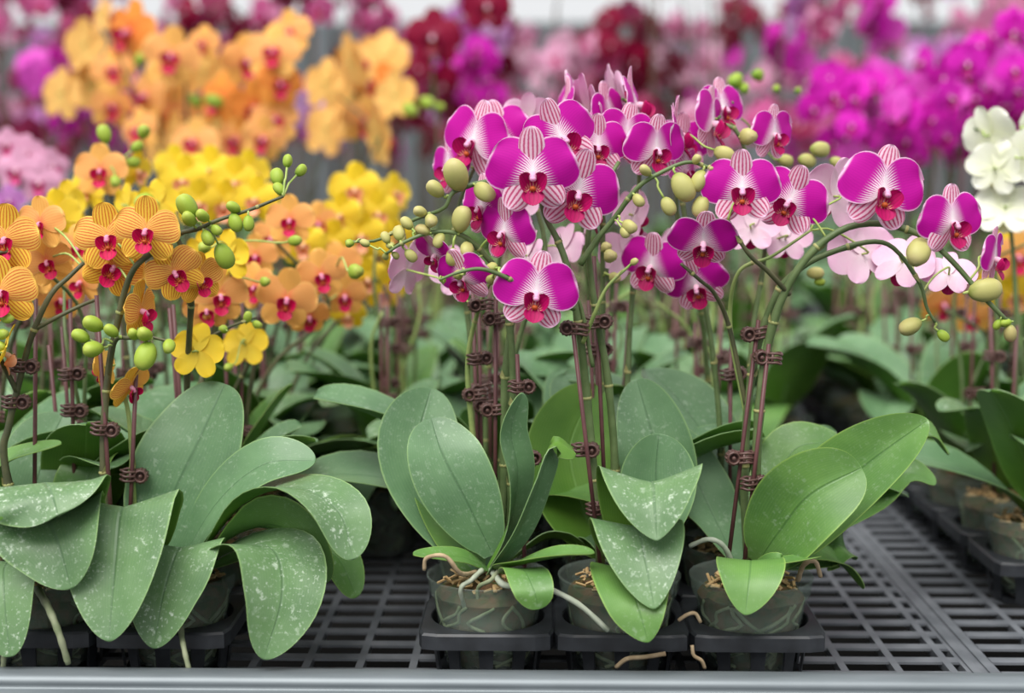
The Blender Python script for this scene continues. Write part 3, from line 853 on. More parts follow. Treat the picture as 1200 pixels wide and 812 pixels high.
for x, y, Y, fl_ in ((612, 453, 1.32, True), (619, 537, 1.312, True), (577, 480, 1.37, False), (563, 357, 1.385, False), (580, 373, 1.37, False), (563, 420, 1.395, True), (556, 462, 1.40, False)):
    add_clip(A, P(x, y, Y), 0.2, 1.0, fl_)

# ---- magenta B (middle pot)
B = plant(CX[1], FY, 'potted orchid with large magenta flowers, its three pointed dusty leaves drooping over the tray front')
hero_leaf(B, [(738, 655, 1.325), (752, 585, 1.30), (764, 566, 1.265), (767, 590, 1.235), (770, 634, 1.215)], 68, (-1, .1, -.12), (-1, .25, 0), 0.32, bb=0.75)
hero_leaf(B, [(730, 660, 1.31), (738, 622, 1.275), (748, 622, 1.25), (757, 660, 1.225), (767, 714, 1.205)], 58, (-1, -.2, 0), (-1, .2, .1), 0.16, bb=0.72)
hero_leaf(B, [(728, 668, 1.30), (733, 668, 1.265), (738, 680, 1.24), (748, 712, 1.215), (760, 753, 1.205)], 49, (-1, -.1, .1), (-1, .2, .1), 0.14, TC, bb=0.7)
hero_leaf(B, [(752, 650, 1.375), (768, 580, 1.395), (766, 520, 1.40), (746, 444, 1.42)], 51, (1, 0.25, 0.1), (1, -.1, 0.3), 0.35, TB)
hero_leaf(B, [(757, 650, 1.345), (768, 585, 1.35), (769, 548, 1.354), (772, 508, 1.357)], 50, (1, 0, 0.1), (1, 0.2, -.1), 0.3, TB)
hero_leaf(B, [(715, 660, 1.37), (690, 630, 1.40), (672, 655, 1.405)], 24, (.2, 1, 0), (.4, 1, 0), 0.1, TB)
hero_leaf(B, [(712, 655, 1.40), (680, 590, 1.42), (668, 520, 1.44), (700, 452, 1.46)], 60, (1, .3, -.1), (1, 0.2, .2), 0.25, TBK)
cB = []
cB.append(stemP(B, [(704, 660, 1.345), (697, 570, 1.345), (689, 480, 1.345), (680, 395, 1.335), (668, 325, 1.33), (655, 285, 1.33), (640, 255, 1.33), (632, 225, 1.325)], 0.0046, 0.0024))
cB.append(stemP(B, [(714, 655, 1.36), (721, 560, 1.365), (713, 450, 1.36), (702, 385, 1.355), (692, 320, 1.35), (690, 270, 1.345), (705, 225, 1.36), (725, 190, 1.38)], 0.0042, 0.002))
cB.append(stemP(B, [(680, 310, 1.33), (700, 280, 1.325), (719, 257, 1.32), (747, 220, 1.31), (775, 202, 1.31), (806, 190, 1.31), (834, 197, 1.31)], 0.003, 0.0015, STEM))
cB.append(stemP(B, [(683, 402, 1.332), (698, 365, 1.32), (712, 336, 1.315), (739, 310, 1.31)], 0.0022, 0.0013, STEM_LT))
cB.append(stemP(B, [(673, 362, 1.32), (629, 342, 1.295), (584, 321, 1.28), (560, 315, 1.275), (535, 320, 1.27), (515, 328, 1.27)], 0.0026, 0.0012, STEM))
cB.append(stemP(B, [(695, 430, 1.335), (676, 350, 1.33), (645, 372, 1.31), (630, 362, 1.305)], 0.002, 0.0016, STEM))
for x, y, wd, k in ((577, 314, 15, 'c'), (576, 327, 14, 'c'), (537, 322, 13, 'c'), (519, 328, 9, 'g'), (743, 307, 9, 'c'), (800, 218, 28, 'c'), (783, 241, 18, 'c'), (822, 241, 21, 'c'), (748, 234, 14, 'c'), (757, 200, 13, 'c'), (816, 187, 11, 'c'), (833, 197, 9, 'c'),
                    (737, 265, 17, 'c'), (732, 272, 12, 'c'), (820, 211, 20, 'c')):
    add_bud(B, cB, P(x, y, 1.305), wd, k)
add_flower(B, cB, 624, 204, 1.295, 103, 2, -4, 0)
add_flower(B, cB, 676, 226, 1.315, 98, 10, -6, -14)
add_flower(B, cB, 628, 344, 1.285, 95, 4, -4, -8)
add_flower(B, cB, 657, 162, 1.345, 92, 24, 0, 24)
add_stake(B, P(704, 668, 1.325), P(672, 392, 1.32)); add_stake(B, P(712, 650, 1.35), P(696, 300, 1.365))
for x, y, Y, fl_ in ((672, 385, 1.325, False), (702, 377, 1.345, True), (687, 527, 1.335, True), (704, 596, 1.33, True)):
    add_clip(B, P(x, y, Y), -0.15, 1.05, fl_)

# ---- magenta C (right pot)
C = plant(CX[2], FY, 'orchid with a long arching spray of magenta flowers and broad glossy leaves over bench gap')
hero_leaf(C, [(893, 665, 1.345), (945, 612, 1.335), (1010, 550, 1.32), (1088, 492, 1.30)], 56, (0.5, -.75, -.55), (0.55, -.55, -.75), 0.42, TC, bb=0.55)
hero_leaf(C, [(888, 660, 1.32), (915, 622, 1.295), (950, 580, 1.275), (1010, 548, 1.27)], 56, (0.55, -.35, -.75), (0.5, -.3, -.8), 0.3, TC, bb=0.42)
hero_leaf(C, [(888, 650, 1.38), (910, 570, 1.40), (935, 525, 1.41), (990, 520, 1.41)], 38, (0.6, -.5, -.6), (0.3, -.8, -.4), 0.25, TC)
hero_leaf(C, [(880, 668, 1.30), (880, 658, 1.265), (878, 680, 1.235), (873, 721, 1.22)], 43, (-1, 0, 0), (-1, 0, 0), 0.12, TC, bb=0.7)
hero_leaf(C, [(880, 668, 1.315), (905, 662, 1.27), (930, 658, 1.265), (962, 652, 1.27)], 22, (0.1, -1, 0.1), (0.1, -1, 0.1), 0.2, TC)
hero_leaf(C, [(896, 664, 1.36), (940, 645, 1.385), (978, 655, 1.39), (1012, 690, 1.385)], 30, (0.2, -1, -.3), (0.5, -.8, -.3), 0.15, TC)
hero_leaf(C, [(900, 662, 1.38), (960, 640, 1.42), (985, 640, 1.42), (1000, 655, 1.42)], 44, (0.2, -.9, -.5), (0.5, -.7, -.5), 0.1, TC)
hero_leaf(C, [(900, 655, 1.42), (1030, 520, 1.44), (1080, 505, 1.44), (1112, 533, 1.43)], 20, (0.4, -.8, -.6), (0.4, -.8, -.6), 0.3, TC)
hero_leaf(C, [(900, 655, 1.40), (1020, 590, 1.43), (1060, 555, 1.43), (1097, 567, 1.42)], 22, (0.4, -.8, -.6), (0.4, -.8, -.6), 0.3, TC)
hero_leaf(C, [(862, 660, 1.37), (838, 610, 1.41), (815, 560, 1.43), (790, 500, 1.45)], 40, (1, 0, -.5), (1, .2, -.4), 0.2, TB)
rootP(C, [(862, 668, 1.31), (848, 640, 1.30), (830, 632, 1.295), (808, 640, 1.30)], 0.0028)
rootP(C, [(935, 680, 1.30), (942, 662, 1.29), (955, 658, 1.29), (962, 676, 1.295)], 0.0026, ROOT_B)
cC = []
cC.append(stemP(C, [(887, 668, 1.33), (886, 560, 1.335), (890, 480, 1.335), (897, 420, 1.335), (913, 358, 1.33), (943, 305, 1.325), (985, 270, 1.32), (1030, 262, 1.315), (1080, 276, 1.31), (1115, 305, 1.305), (1150, 345, 1.30), (1182, 378, 1.30)], 0.0050, 0.0020))
cC.append(stemP(C, [(877, 665, 1.35), (872, 560, 1.355), (878, 460, 1.355), (892, 392, 1.355), (914, 338, 1.35), (946, 309, 1.345), (985, 292, 1.34), (1024, 283, 1.335), (1050, 293, 1.33), (1078, 332, 1.33), (1086, 360, 1.33), (1096, 378, 1.33)], 0.0044, 0.0013))
cC.append(stemP(C, [(925, 345, 1.33), (900, 318, 1.315), (877, 297, 1.305), (853, 258, 1.30)], 0.0026, 0.0018, STEM_DK))
cC.append(stemP(C, [(875, 478, 1.356), (855, 385, 1.352), (838, 345, 1.335), (820, 328, 1.32), (798, 309, 1.315)], 0.0024, 0.0016, STEM_DK))
cC.append(stemP(C, [(875, 490, 1.357), (856, 385, 1.37), (865, 320, 1.36), (905, 300, 1.36), (950, 270, 1.37)], 0.0024, 0.0014, STEM_LT))
for x, y, wd, k in ((1153, 340, 30, 'c'), (1077, 294, 30, 'c'), (1184, 390, 16, 'p'), (1169, 380, 10, 'g'), (1179, 378, 11, 'g'), (1068, 382, 22, 'c'), (1105, 393, 13, 'g')):
    add_bud(C, cC, P(x, y, 1.30 if x > 1110 or y < 300 else 1.33), wd, k)
add_flower(C, cC, 869, 222, 1.30, 87, -2, -2, 0)
add_flower(C, cC, 824, 283, 1.305, 78, -4, -34, -2)
add_flower(C, cC, 926, 236, 1.33, 84, -24, -6, -22)
add_flower(C, cC, 1034, 224, 1.30, 102, 14, 0, -10)
add_flower(C, cC, 1115, 261, 1.30, 84, 24, -4, 2)
add_flower(C, cC, 1164, 303, 1.31, 70, 58, -6, 0)
add_flower(C, cC, 977, 230, 1.40, 86, -160, 6, 10, 'pale')
add_flower(C, cC, 1010, 298, 1.42, 80, -170, -20, -20, 'pale')
add_flower(C, cC, 1058, 308, 1.40, 72, 150, -35, 20, 'pale')
add_flower(C, cC, 1112, 322, 1.38, 60, 160, -40, 0, 'pale')
add_stake(C, P(853, 660, 1.325), P(889, 375, 1.345)); add_stake(C, P(872, 662, 1.32), P(901, 403, 1.33))
for x, y, Y, fl_ in ((866, 536, 1.33, False), (885, 566, 1.325, True), (899, 419, 1.333, False), (884, 391, 1.345, False)):
    add_clip(C, P(x, y, Y), 0.1, 1.05, fl_)

# ---- yellow plants of the left tray
D = plant(LX[0], FY, 'potted orchid with red-striped yellow flowers and a tall rounded dusty leaf beside the tray corner')
hero_leaf(D, [(186, 660, 1.345), (200, 590, 1.355), (232, 520, 1.365), (264, 450, 1.385)], 66, (1, .1, .5), (1, -.1, .55), 0.14, TB, bb=0.42)
hero_leaf(D, [(208, 668, 1.345), (255, 590, 1.33), (310, 545, 1.315), (370, 540, 1.31)], 40, (.3, -.6, -.7), (0, -.8, -.6), 0.2, TB)
hero_leaf(D, [(225, 662, 1.33), (285, 590, 1.305), (345, 572, 1.275), (396, 600, 1.25), (414, 656, 1.235)], 44, (.3, -.9, .1), (-1, -.35, -.1), 0.22, bb=0.5)
hero_leaf(D, [(222, 664, 1.34), (285, 622, 1.325), (335, 620, 1.31), (385, 682, 1.30)], 42, (.5, -.8, .4), (.9, -.3, .5), 0.2, TBK)
hero_leaf(D, [(225, 668, 1.32), (285, 640, 1.285), (322, 648, 1.255), (330, 700, 1.23), (309, 773, 1.215)], 60, (0, -1, .1), (-1, -.15, -.1), 0.2, bb=0.6)
hero_leaf(D, [(240, 668, 1.36), (330, 640, 1.36), (390, 650, 1.355), (418, 700, 1.35)], 32, (.2, -.9, -.1), (-.8, -.6, -.3), 0.2, TC)
hero_leaf(D, [(205, 664, 1.31), (212, 645, 1.29), (207, 648, 1.265), (192, 695, 1.25), (180, 760, 1.24)], 59, (-1, 0, 0), (-1, .1, -.1), 0.2, bb=0.62)
hero_leaf(D, [(168, 662, 1.32), (150, 610, 1.29), (142, 598, 1.265), (135, 665, 1.235), (128, 752, 1.21)], 76, (-1, 0, 0), (-1, .1, -.15), 0.24, bb=0.62)
hero_leaf(D, [(180, 664, 1.36), (215, 620, 1.39), (270, 600, 1.41), (330, 620, 1.41)], 40, (.3, -.9, .1), (.3, -.9, .1), 0.2, TC)
rootP(D, [(214, 700, 1.285), (212, 735, 1.262), (216, 762, 1.24), (222, 787, 1.234)], 0.003, ROOT_G)
cD = []
cD.append(stemP(D, [(132, 655, 1.335), (122, 560, 1.33), (122, 494, 1.33), (128, 427, 1.33), (139, 372, 1.325), (148, 335, 1.32), (160, 311, 1.315), (180, 295, 1.315)], 0.0040, 0.0026, STEM_DK))
cD.append(stemP(D, [(127, 440, 1.33), (135, 400, 1.315), (152, 396, 1.305), (175, 395, 1.30), (198, 400, 1.30)], 0.0024, 0.0013, STEM_DK))
cD.append(stemP(D, [(226, 640, 1.375), (222, 560, 1.40), (219, 457, 1.405), (222, 390, 1.375), (224, 340, 1.35), (218, 300, 1.345), (208, 276, 1.34), (233, 268, 1.335), (255, 258, 1.335), (292, 246, 1.34), (332, 230, 1.345)], 0.0038, 0.0014, STEM_DK))
cD.append(stemP(D, [(220, 432, 1.393), (240, 402, 1.40), (265, 385, 1.40), (300, 372, 1.43)], 0.0022, 0.0013, STEM_DK))
cD.append(stemP(D, [(160, 640, 1.35), (152, 500, 1.35), (145, 450, 1.345), (165, 425, 1.335), (180, 412, 1.325)], 0.0026, 0.0014, STEM_LT))
for x, y, wd, k, Y in ((110, 380, 20, 'g', 1.305), (131, 388, 15, 'g', 1.30), (95, 394, 17, 'g', 1.305), (110, 409, 21, 'g', 1.30), (170, 392, 18, 'g', 1.29), (157, 392, 14, 'g', 1.295), (171, 416, 27, 'g', 1.29), (198, 405, 16, 'g', 1.295),
                       (220, 243, 25, 'g', 1.33), (222, 257, 17, 'g', 1.325), (238, 253, 15, 'g', 1.325), (253, 269, 13, 'g', 1.33), (243, 278, 16, 'g', 1.33), (274, 243, 14, 'g', 1.335), (276, 260, 18, 'g', 1.335), (291, 261, 15, 'g', 1.335), (262, 299, 25, 'g', 1.34), (325, 208, 18, 'g', 1.36), (327, 222, 14, 'g', 1.35), (337, 189, 13, 'g', 1.36), (352, 200, 14, 'g', 1.37), (262, 386, 12, 'g', 1.40), (290, 372, 12, 'g', 1.42), (301, 380, 11, 'g', 1.42)):
    add_bud(D, cD, P(x, y, Y), wd, k)
Ykw = dict(kind='yellow')
add_flower(D, cD, 172, 270, 1.305, 78, 0, -2, -4, **Ykw)
add_flower(D, cD, 126, 278, 1.325, 78, 8, 0, 6, **Ykw)
add_flower(D, cD, 133, 312, 1.335, 72, 14, -8, -28, **Ykw)
add_flower(D, cD, 204, 318, 1.325, 70, 20, -14, 30, **Ykw)
add_flower(D, cD, 233, 326, 1.345, 62, 42, -8, 10, **Ykw)
add_flower(D, cD, 163, 364, 1.335, 72, 78, -6, 8, **Ykw)
add_flower(D, cD, 152, 452, 1.34, 58, 64, -30, 20, **Ykw)
add_flower(D, cD, 122, 430, 1.35, 52, -100, -10, 0, **Ykw)
add_flower(D, cD, 232, 412, 1.385, 66, 170, -12, 10, 'lemon')
add_stake(D, P(134, 662, 1.32), P(113, 346, 1.335)); add_stake(D, P(150, 660, 1.345), P(160, 428, 1.34))
for x, y, Y, fl_ in ((124, 503, 1.328, True), (158, 557, 1.345, True)):
    add_clip(D, P(x, y, Y), 0.1, 1.05, fl_)

E = plant(LX[1], FY, 'orchid with red-striped yellow flowers and wide dusty leaves stacked over the tray front')
hero_leaf(E, [(60, 660, 1.33), (50, 600, 1.30), (50, 568, 1.262), (58, 575, 1.228), (68, 604, 1.208)], 78, (-1, 0, -.05), (-1, .1, -.1), -0.12, bb=0.42)
hero_leaf(E, [(55, 664, 1.315), (50, 628, 1.285), (55, 610, 1.255), (68, 636, 1.23), (84, 690, 1.215)], 76, (-1, 0, -.05), (-1, .1, -.1), 0.24, bb=0.6)
hero_leaf(E, [(40, 668, 1.31), (10, 660, 1.27), (5, 690, 1.235), (12, 770, 1.215)], 44, (-1, 0, -.05), (-1, .1, -.1), 0.14, bb=0.5)
hero_leaf(E, [(40, 660, 1.36), (20, 590, 1.37), (5, 545, 1.36), (72, 520, 1.35)], 26, (.5, -.8, .2), (.3, -.9, -.2), 0.3, TC)
hero_leaf(E, [(60, 660, 1.37), (90, 590, 1.39), (110, 550, 1.40), (135, 535, 1.42)], 42, (1, -.3, .2), (1, -.2, .4), 0.2, TC)
hero_leaf(E, [(50, 660, 1.38), (40, 590, 1.40), (55, 530, 1.42), (75, 485, 1.44)], 52, (1, .1, 0), (1, .1, 0), 0.2, TB)
rootP(E, [(44, 690, 1.27), (58, 715, 1.235), (70, 745, 1.225), (80, 778, 1.228)], 0.0038, ROOT_G)
rootP(E, [(2, 740, 1.24), (4, 770, 1.225), (3, 790, 1.235)], 0.0028, ROOT_G)
cE = []
cE.append(stemP(E, [(30, 660, 1.345), (5, 540, 1.34), (10, 500, 1.34), (22, 449, 1.34), (37, 394, 1.335), (59, 346, 1.34), (80, 325, 1.35), (98, 308, 1.36)], 0.0042, 0.002, STEM_DK))
cE.append(stemP(E, [(40, 386, 1.335), (70, 370, 1.34), (95, 358, 1.35), (115, 350, 1.36)], 0.0022, 0.0016, STEM_DK))
cE.append(stemP(E, [(20, 460, 1.34), (-8, 400, 1.32), (-20, 340, 1.315), (-5, 300, 1.315), (10, 295, 1.32)], 0.0026, 0.0016, STEM_DK))
add_flower(E, cE, 2, 342, 1.31, 84, 4, -2, 6, **Ykw)
add_flower(E, cE, 6, 280, 1.325, 80, 6, -2, -4, **Ykw)
add_flower(E, cE, 4, 414, 1.32, 70, 110, -20, 0, 'lemon')
add_flower(E, cE, 48, 262, 1.40, 62, -10, 0, 0, 'apricot')
add_flower(E, cE, 55, 306, 1.42, 60, 10, -10, 20, 'apricot')
for x, y, wd in ((8, 373, 13), (2, 392, 14), (0, 405, 13)): add_bud(E, cE, P(x, y, 1.305), wd, 'g')
add_stake(E, P(40, 655, 1.36), P(42, 350, 1.37)); add_stake(E, P(88, 600, 1.40), P(82, 350, 1.41))
for x, y, Y, fl_ in ((20, 471, 1.342, True), (30, 429, 1.34, True), (88, 481, 1.405, True), (85, 438, 1.405, True)):
    add_clip(E, P(x, y, Y), 0.1, 1.05, fl_)

# brown bits of root lying about the centre tray
for pts, r in (([(722, 782, 1.262), (735, 772, 1.258), (755, 770, 1.258), (780, 766, 1.26)], 0.0022), ([(795, 727, 1.262), (806, 720, 1.26), (815, 719, 1.26), (821, 729, 1.262)], 0.0018), ([(811, 756, 1.262), (813, 768, 1.26), (822, 774, 1.26), (826, 783, 1.262)], 0.0018)):
    b = MB(); c = [P(*p) for p in pts]; o0 = c[0].copy()
    b.tube(spline([p - o0 for p in c], 14), r, 7)
    o = link('dry_root', b.mesh('dry_root', [ROOT_B])); o.location = o0
    tag(o, {0: 'curled brown dry root lying below the tray rim under the drooping leaves', 1: 'short tan root lying on the tray rim between two pots', 2: 'thin tan root hanging below the tray rim between two pots'}[[0.0022, 0.0018].index(r) if r == 0.0022 else (1 if pts[0][1] < 740 else 2)], 'root')

# ------------------------------------------------------------------ rows behind
rows = []
LAB = {
 'mag': ('potted orchid with green stakes and magenta flowers in the rows behind the front magenta ones', 'orchids behind the front magenta row'),
 'yel': ('potted yellow or apricot orchid in the rows behind the front striped ones', 'orchids behind the front yellow row'),
 'rgt': ('potted orchid in a tray row across the bench gap from the magenta ones', 'orchids across the bench gap'),
}
LAB['mag'] = ('staked potted orchid in the rows behind the front magenta ones', LAB['mag'][1])
def put(X, Y, blk, col, z=PZ):
    rows.append(dict(z=z, col=col, k=round((Y - FY) / 0.12625), X=X + random.uniform(-.004, .004), Y=Y, blk=blk, fl=[], bud=[]))
for k in range(1, 16):
    Y = FY + 0.12625 * k
    for X, c in zip(CX, ('yellow-side column', 'middle column', 'frame-bar column')):
        if k < 14: put(X, Y, 'mag', c)
    for X, c in zip(LX, ('magenta-side column', 'middle column', 'outer column')): put(X, Y, 'yel', c)
    if 2 <= k < 12:
        for X, c in list(zip(RX, ('nearest', 'second nearest', 'third nearest')))[:1 if k < 4 else (2 if k < 7 else 3)]: put(X, Y, 'rgt', c)
    if k >= 6:
        for X, c in list(zip((LX[1] - 0.259, LX[1] - 0.385, LX[1] - 0.511), ('fourth column', 'fifth column', 'outermost column')))[:1 if k < 9 else 3]: put(X, Y, 'yel', c)
for k in range(3, 16):
    put(-0.198, FY + 0.12625 * k + 0.05, 'mag', 'aisle', BZ + 0.0005)
    if k > 6: put(0.385, FY + 0.12625 * k + 0.05, 'mag', 'gap', BZ + 0.0005)
def assign(px, py, Y, wpx, yaw, pitch, roll, kind, blk=None, det=False):
    p = P(px, py, Y); best = None
    for r in rows:
        if blk and r['blk'] != blk: continue
        d = math.hypot(r['X'] - p.x, (r['Y'] - 0.02 - Y) * 1.4) + 0.004 * len(r['fl'])
        if best is None or d < best[0]: best = (d, r)
    best[1]['fl'].append((px, py, Y, wpx, yaw, pitch, roll, kind, det))
def assign_bud(px, py, Y, wpx, k, blk):
    p = P(px, py, Y)
    r = min((r for r in rows if r['blk'] == blk and r['fl']), key=lambda r: math.hypot(r['X'] - p.x, (r['Y'] - 0.02 - Y) * 1.4))
    r['bud'].append((px, py, Y, wpx, k))
J = lambda a: random.uniform(-a, a)
# magenta cluster behind the front flowers
for f in ((556, 166, 1.44, 92, -34, 0, -14, 'magenta'), (528, 196, 1.46, 70, -50, -4, 10, 'magenta'), (584, 160, 1.47, 80, -20, 0, 10, 'magenta'), (700, 172, 1.40, 72, 8, -4, 0, 'magenta'), (733, 160, 1.42, 74, 22, -6, -10, 'magenta'),
          (768, 175, 1.39, 76, 26, -10, 0, 'magenta'), (792, 158, 1.43, 84, 84, 0, 6, 'magenta'), (833, 145, 1.46, 84, 66, 0, -14, 'magenta'), (846, 128, 1.50, 70, 40, 4, 0, 'magenta'), (906, 158, 1.45, 66, 40, -4, 0, 'magenta'),
          (744, 124, 1.47, 84, 76, 12, 0, 'magenta'), (690, 132, 1.48, 86, 112, 12, 10, 'magenta'), (660, 130, 1.50, 76, -80, 10, -8, 'magenta'), (722, 112, 1.52, 70, 100, 14, 8, 'pale'), (675, 118, 1.53, 70, 80, 14, -8, 'pale'), (715, 138, 1.46, 80, 60, 4, 10, 'magenta'), (618, 140, 1.52, 60, 185, 10, 0, 'pale'),
          (764, 312, 1.43, 78, -28, -12, -10, 'magenta'), (816, 334, 1.43, 74, -8, -26, 14, 'magenta'), (735, 300, 1.47, 70, -160, -10, 0, 'pale'), (690, 250, 1.44, 66, 95, -10, 0, 'pale'),
          (618, 300, 1.42, 60, 110, -20, 10, 'pale'), (660, 292, 1.47, 60, 130, -20, 10, 'pale'), (742, 252, 1.47, 66, 120, -10, 0, 'pale'), (790, 292, 1.52, 60, 120, -14, 0, 'pale'),
          (880, 268, 1.46, 64, 170, -20, 0, 'pale'), (920, 280, 1.48, 60, 180, -20, 0, 'pale'), (600, 240, 1.46, 66, 160, 0, 0, 'pale'), (800, 200, 1.45, 64, 60, -10, 0, 'pale'), (800, 170, 1.50, 70, 20, 0, 0, 'magenta'), (640, 165, 1.46, 70, -10, 0, 0, 'magenta'),
          (535, 320, 1.46, 64, -150, -20, 0, 'pale')):
    assign(*f, blk='mag', det=f[2] < 1.475)
for f in ((508, 44, 3.15, 66, -6, 0, 0, 'burgundy'), (570, 8, 3.15, 58, 10, 0, 0, 'burgundy')): assign(*f, blk='mag')
# right hand pale and white
for f in ((1160, 158, 1.72, 66, 130, 10, -20, 'white'), (1168, 198, 1.70, 66, 150, -6, 10, 'white'), (1200, 185, 1.68, 70, 110, 0, 10, 'white'), (1178, 245, 1.70, 72, 160, -30, 0, 'white'), (1205, 150, 1.7, 50, 90, 0, 0, 'white'),
          (1192, 300, 1.98, 60, 10, -10, 0, 'apricot'), (1188, 345, 2.02, 60, -10, -20, 20, 'lemon'), (1105, 355, 2.0, 56, 20, -30, 0, 'apricot'), (1140, 370, 2.05, 50, -20, -30, 0, 'apricot'), (1198, 270, 2.1, 60, 10, 0, 0, 'lemon'), (1165, 330, 2.1, 50, 10, -20, 0, 'lemon')):
    assign(*f, blk='rgt')
# yellow block, mid distance
for f in ((336, 350, 1.56, 72, 10, -6, -10, 'apricot'), (300, 336, 1.60, 56, -20, -4, 10, 'apricot'), (258, 346, 1.50, 66, 20, -8, 0, 'apricot'), (376, 322, 1.60, 60, 16, -6, 10, 'apricot'), (340, 258, 1.66, 58, 0, 0, 0, 'apricot'), (242, 362, 1.50, 56, 10, -20, 10, 'apricot'),
          (288, 404, 1.55, 56, 170, -20, 0, 'lemon'), (300, 300, 1.70, 52, 0, -4, 0, 'apricot'), (362, 370, 1.66, 50, 20, -30, 0, 'apricot'), (404, 346, 1.72, 52, 10, -20, 0, 'apricot'), (398, 310, 1.76, 54, 0, -6, 14, 'apricot'), (430, 326, 1.82, 50, 20, -20, 0, 'lemon'),
          (96, 330, 1.50, 56, -30, -10, 0, 'apricot'), (70, 350, 1.56, 56, 30, -16, 0, 'apricot'), (40, 318, 1.52, 58, -20, -4, 0, 'apricot'), (90, 290, 1.55, 52, 20, 0, 0, 'apricot'), (268, 300, 1.50, 60, 160, -6, 0, 'lemon'), (240, 300, 1.52, 58, 150, 0, 0, 'lemon'),
          (118, 200, 1.72, 62, 4, 2, 0, 'apricot'), (104, 220, 1.78, 56, -30, 0, 0, 'lemon'), (160, 200, 1.80, 46, 60, -10, 0, 'lemon'), (80, 240, 1.70, 56, 160, 0, 0, 'lemon'), (66, 250, 1.62, 56, 20, 0, 0, 'lemon'), (186, 238, 1.6, 54, 170, 0, 0, 'lemon'), (150, 240, 1.62, 50, 140, 0, 0, 'lemon'),
          (215, 212, 1.95, 60, 0, 0, 0, 'lemon'), (246, 200, 2.0, 58, -14, 0, 0, 'lemon'), (274, 214, 1.95, 60, 14, 0, 0, 'lemon'), (292, 202, 2.05, 52, 30, 0, 0, 'lemon'), (232, 238, 1.9, 56, 20, -6, 0, 'lemon'), (300, 234, 1.9, 56, -10, 0, 0, 'lemon'), (262, 240, 1.92, 58, 8, -6, 0, 'lemon'), (205, 195, 2.1, 50, 0, 0, 0, 'lemon'),
          (416, 222, 2.0, 62, 4, 0, 0, 'lemon'), (442, 250, 2.0, 56, 20, -8, 0, 'lemon'), (462, 226, 2.1, 46, 40, 0, 0, 'lemon'), (400, 252, 1.95, 54, -20, -8, 0, 'lemon'), (424, 276, 1.95, 58, 0, -10, 0, 'lemon'), (390, 284, 1.9, 54, 10, -10, 0, 'lemon'), (460, 280, 2.05, 52, 10, -14, 0, 'lemon'), (470, 312, 2.0, 48, 20, -20, 0, 'lemon'), (440, 300, 2.0, 52, -10, -14, 0, 'lemon'), (356, 286, 1.85, 54, 0, -6, 0, 'lemon'), (372, 262, 1.9, 50, 20, -6, 0, 'apricot'), (320, 278, 1.8, 54, -14, -6, 0, 'apricot'), (450, 340, 1.9, 50, 20, -24, 0, 'lemon'), (408, 368, 1.85, 44, 0, -30, 0, 'lemon'), (20, 200, 2.2, 52, 0, 0, 0, 'blush'), (46, 214, 2.2, 50, 10, 0, 0, 'blush'), (32, 180, 2.3, 44, 0, 0, 0, 'blush'), (60, 196, 2.3, 44, 40, 0, 0, 'blush'), (10, 236, 2.1, 40, 20, 0, 0, 'lilac'), (8, 170, 2.3, 40, 20, 0, 0, 'blush')):
    assign(*f, blk='yel')
# tall apricot orchids at the back of the bench
for f in ((152, 37, 72), (100, 52, 58), (198, 67, 64), (75, 112, 58), (107, 98, 54), (135, 85, 50), (130, 122, 48), (200, 137, 78), (170, 112, 64), (240, 85, 62), (255, 152, 72), (292, 72, 58), (322, 60, 62), (340, 40, 50), (300, 125, 62), (320, 138, 54), (415, 75, 64), (450, 70, 62), (410, 120, 62), (465, 110, 54),
          (445, 165, 62), (385, 150, 62), (255, 118, 58), (120, 20, 44), (230, 170, 56), (195, 175, 54), (280, 165, 56), (380, 100, 56), (330, 100, 54), (430, 140, 54), (190, 95, 54), (240, 50, 40), (310, 165, 50), (435, 95, 60), (205, 160, 60), (165, 150, 50)):
    assign(f[0] + J(3), f[1] + J(3), random.uniform(2.55, 2.9), f[2] * 1.05, random.choice([J(30), J(30), J(50), 150 + J(30)]), J(12), J(15), random.choice(('apricot', 'apricot', 'tangerine')), blk='yel')
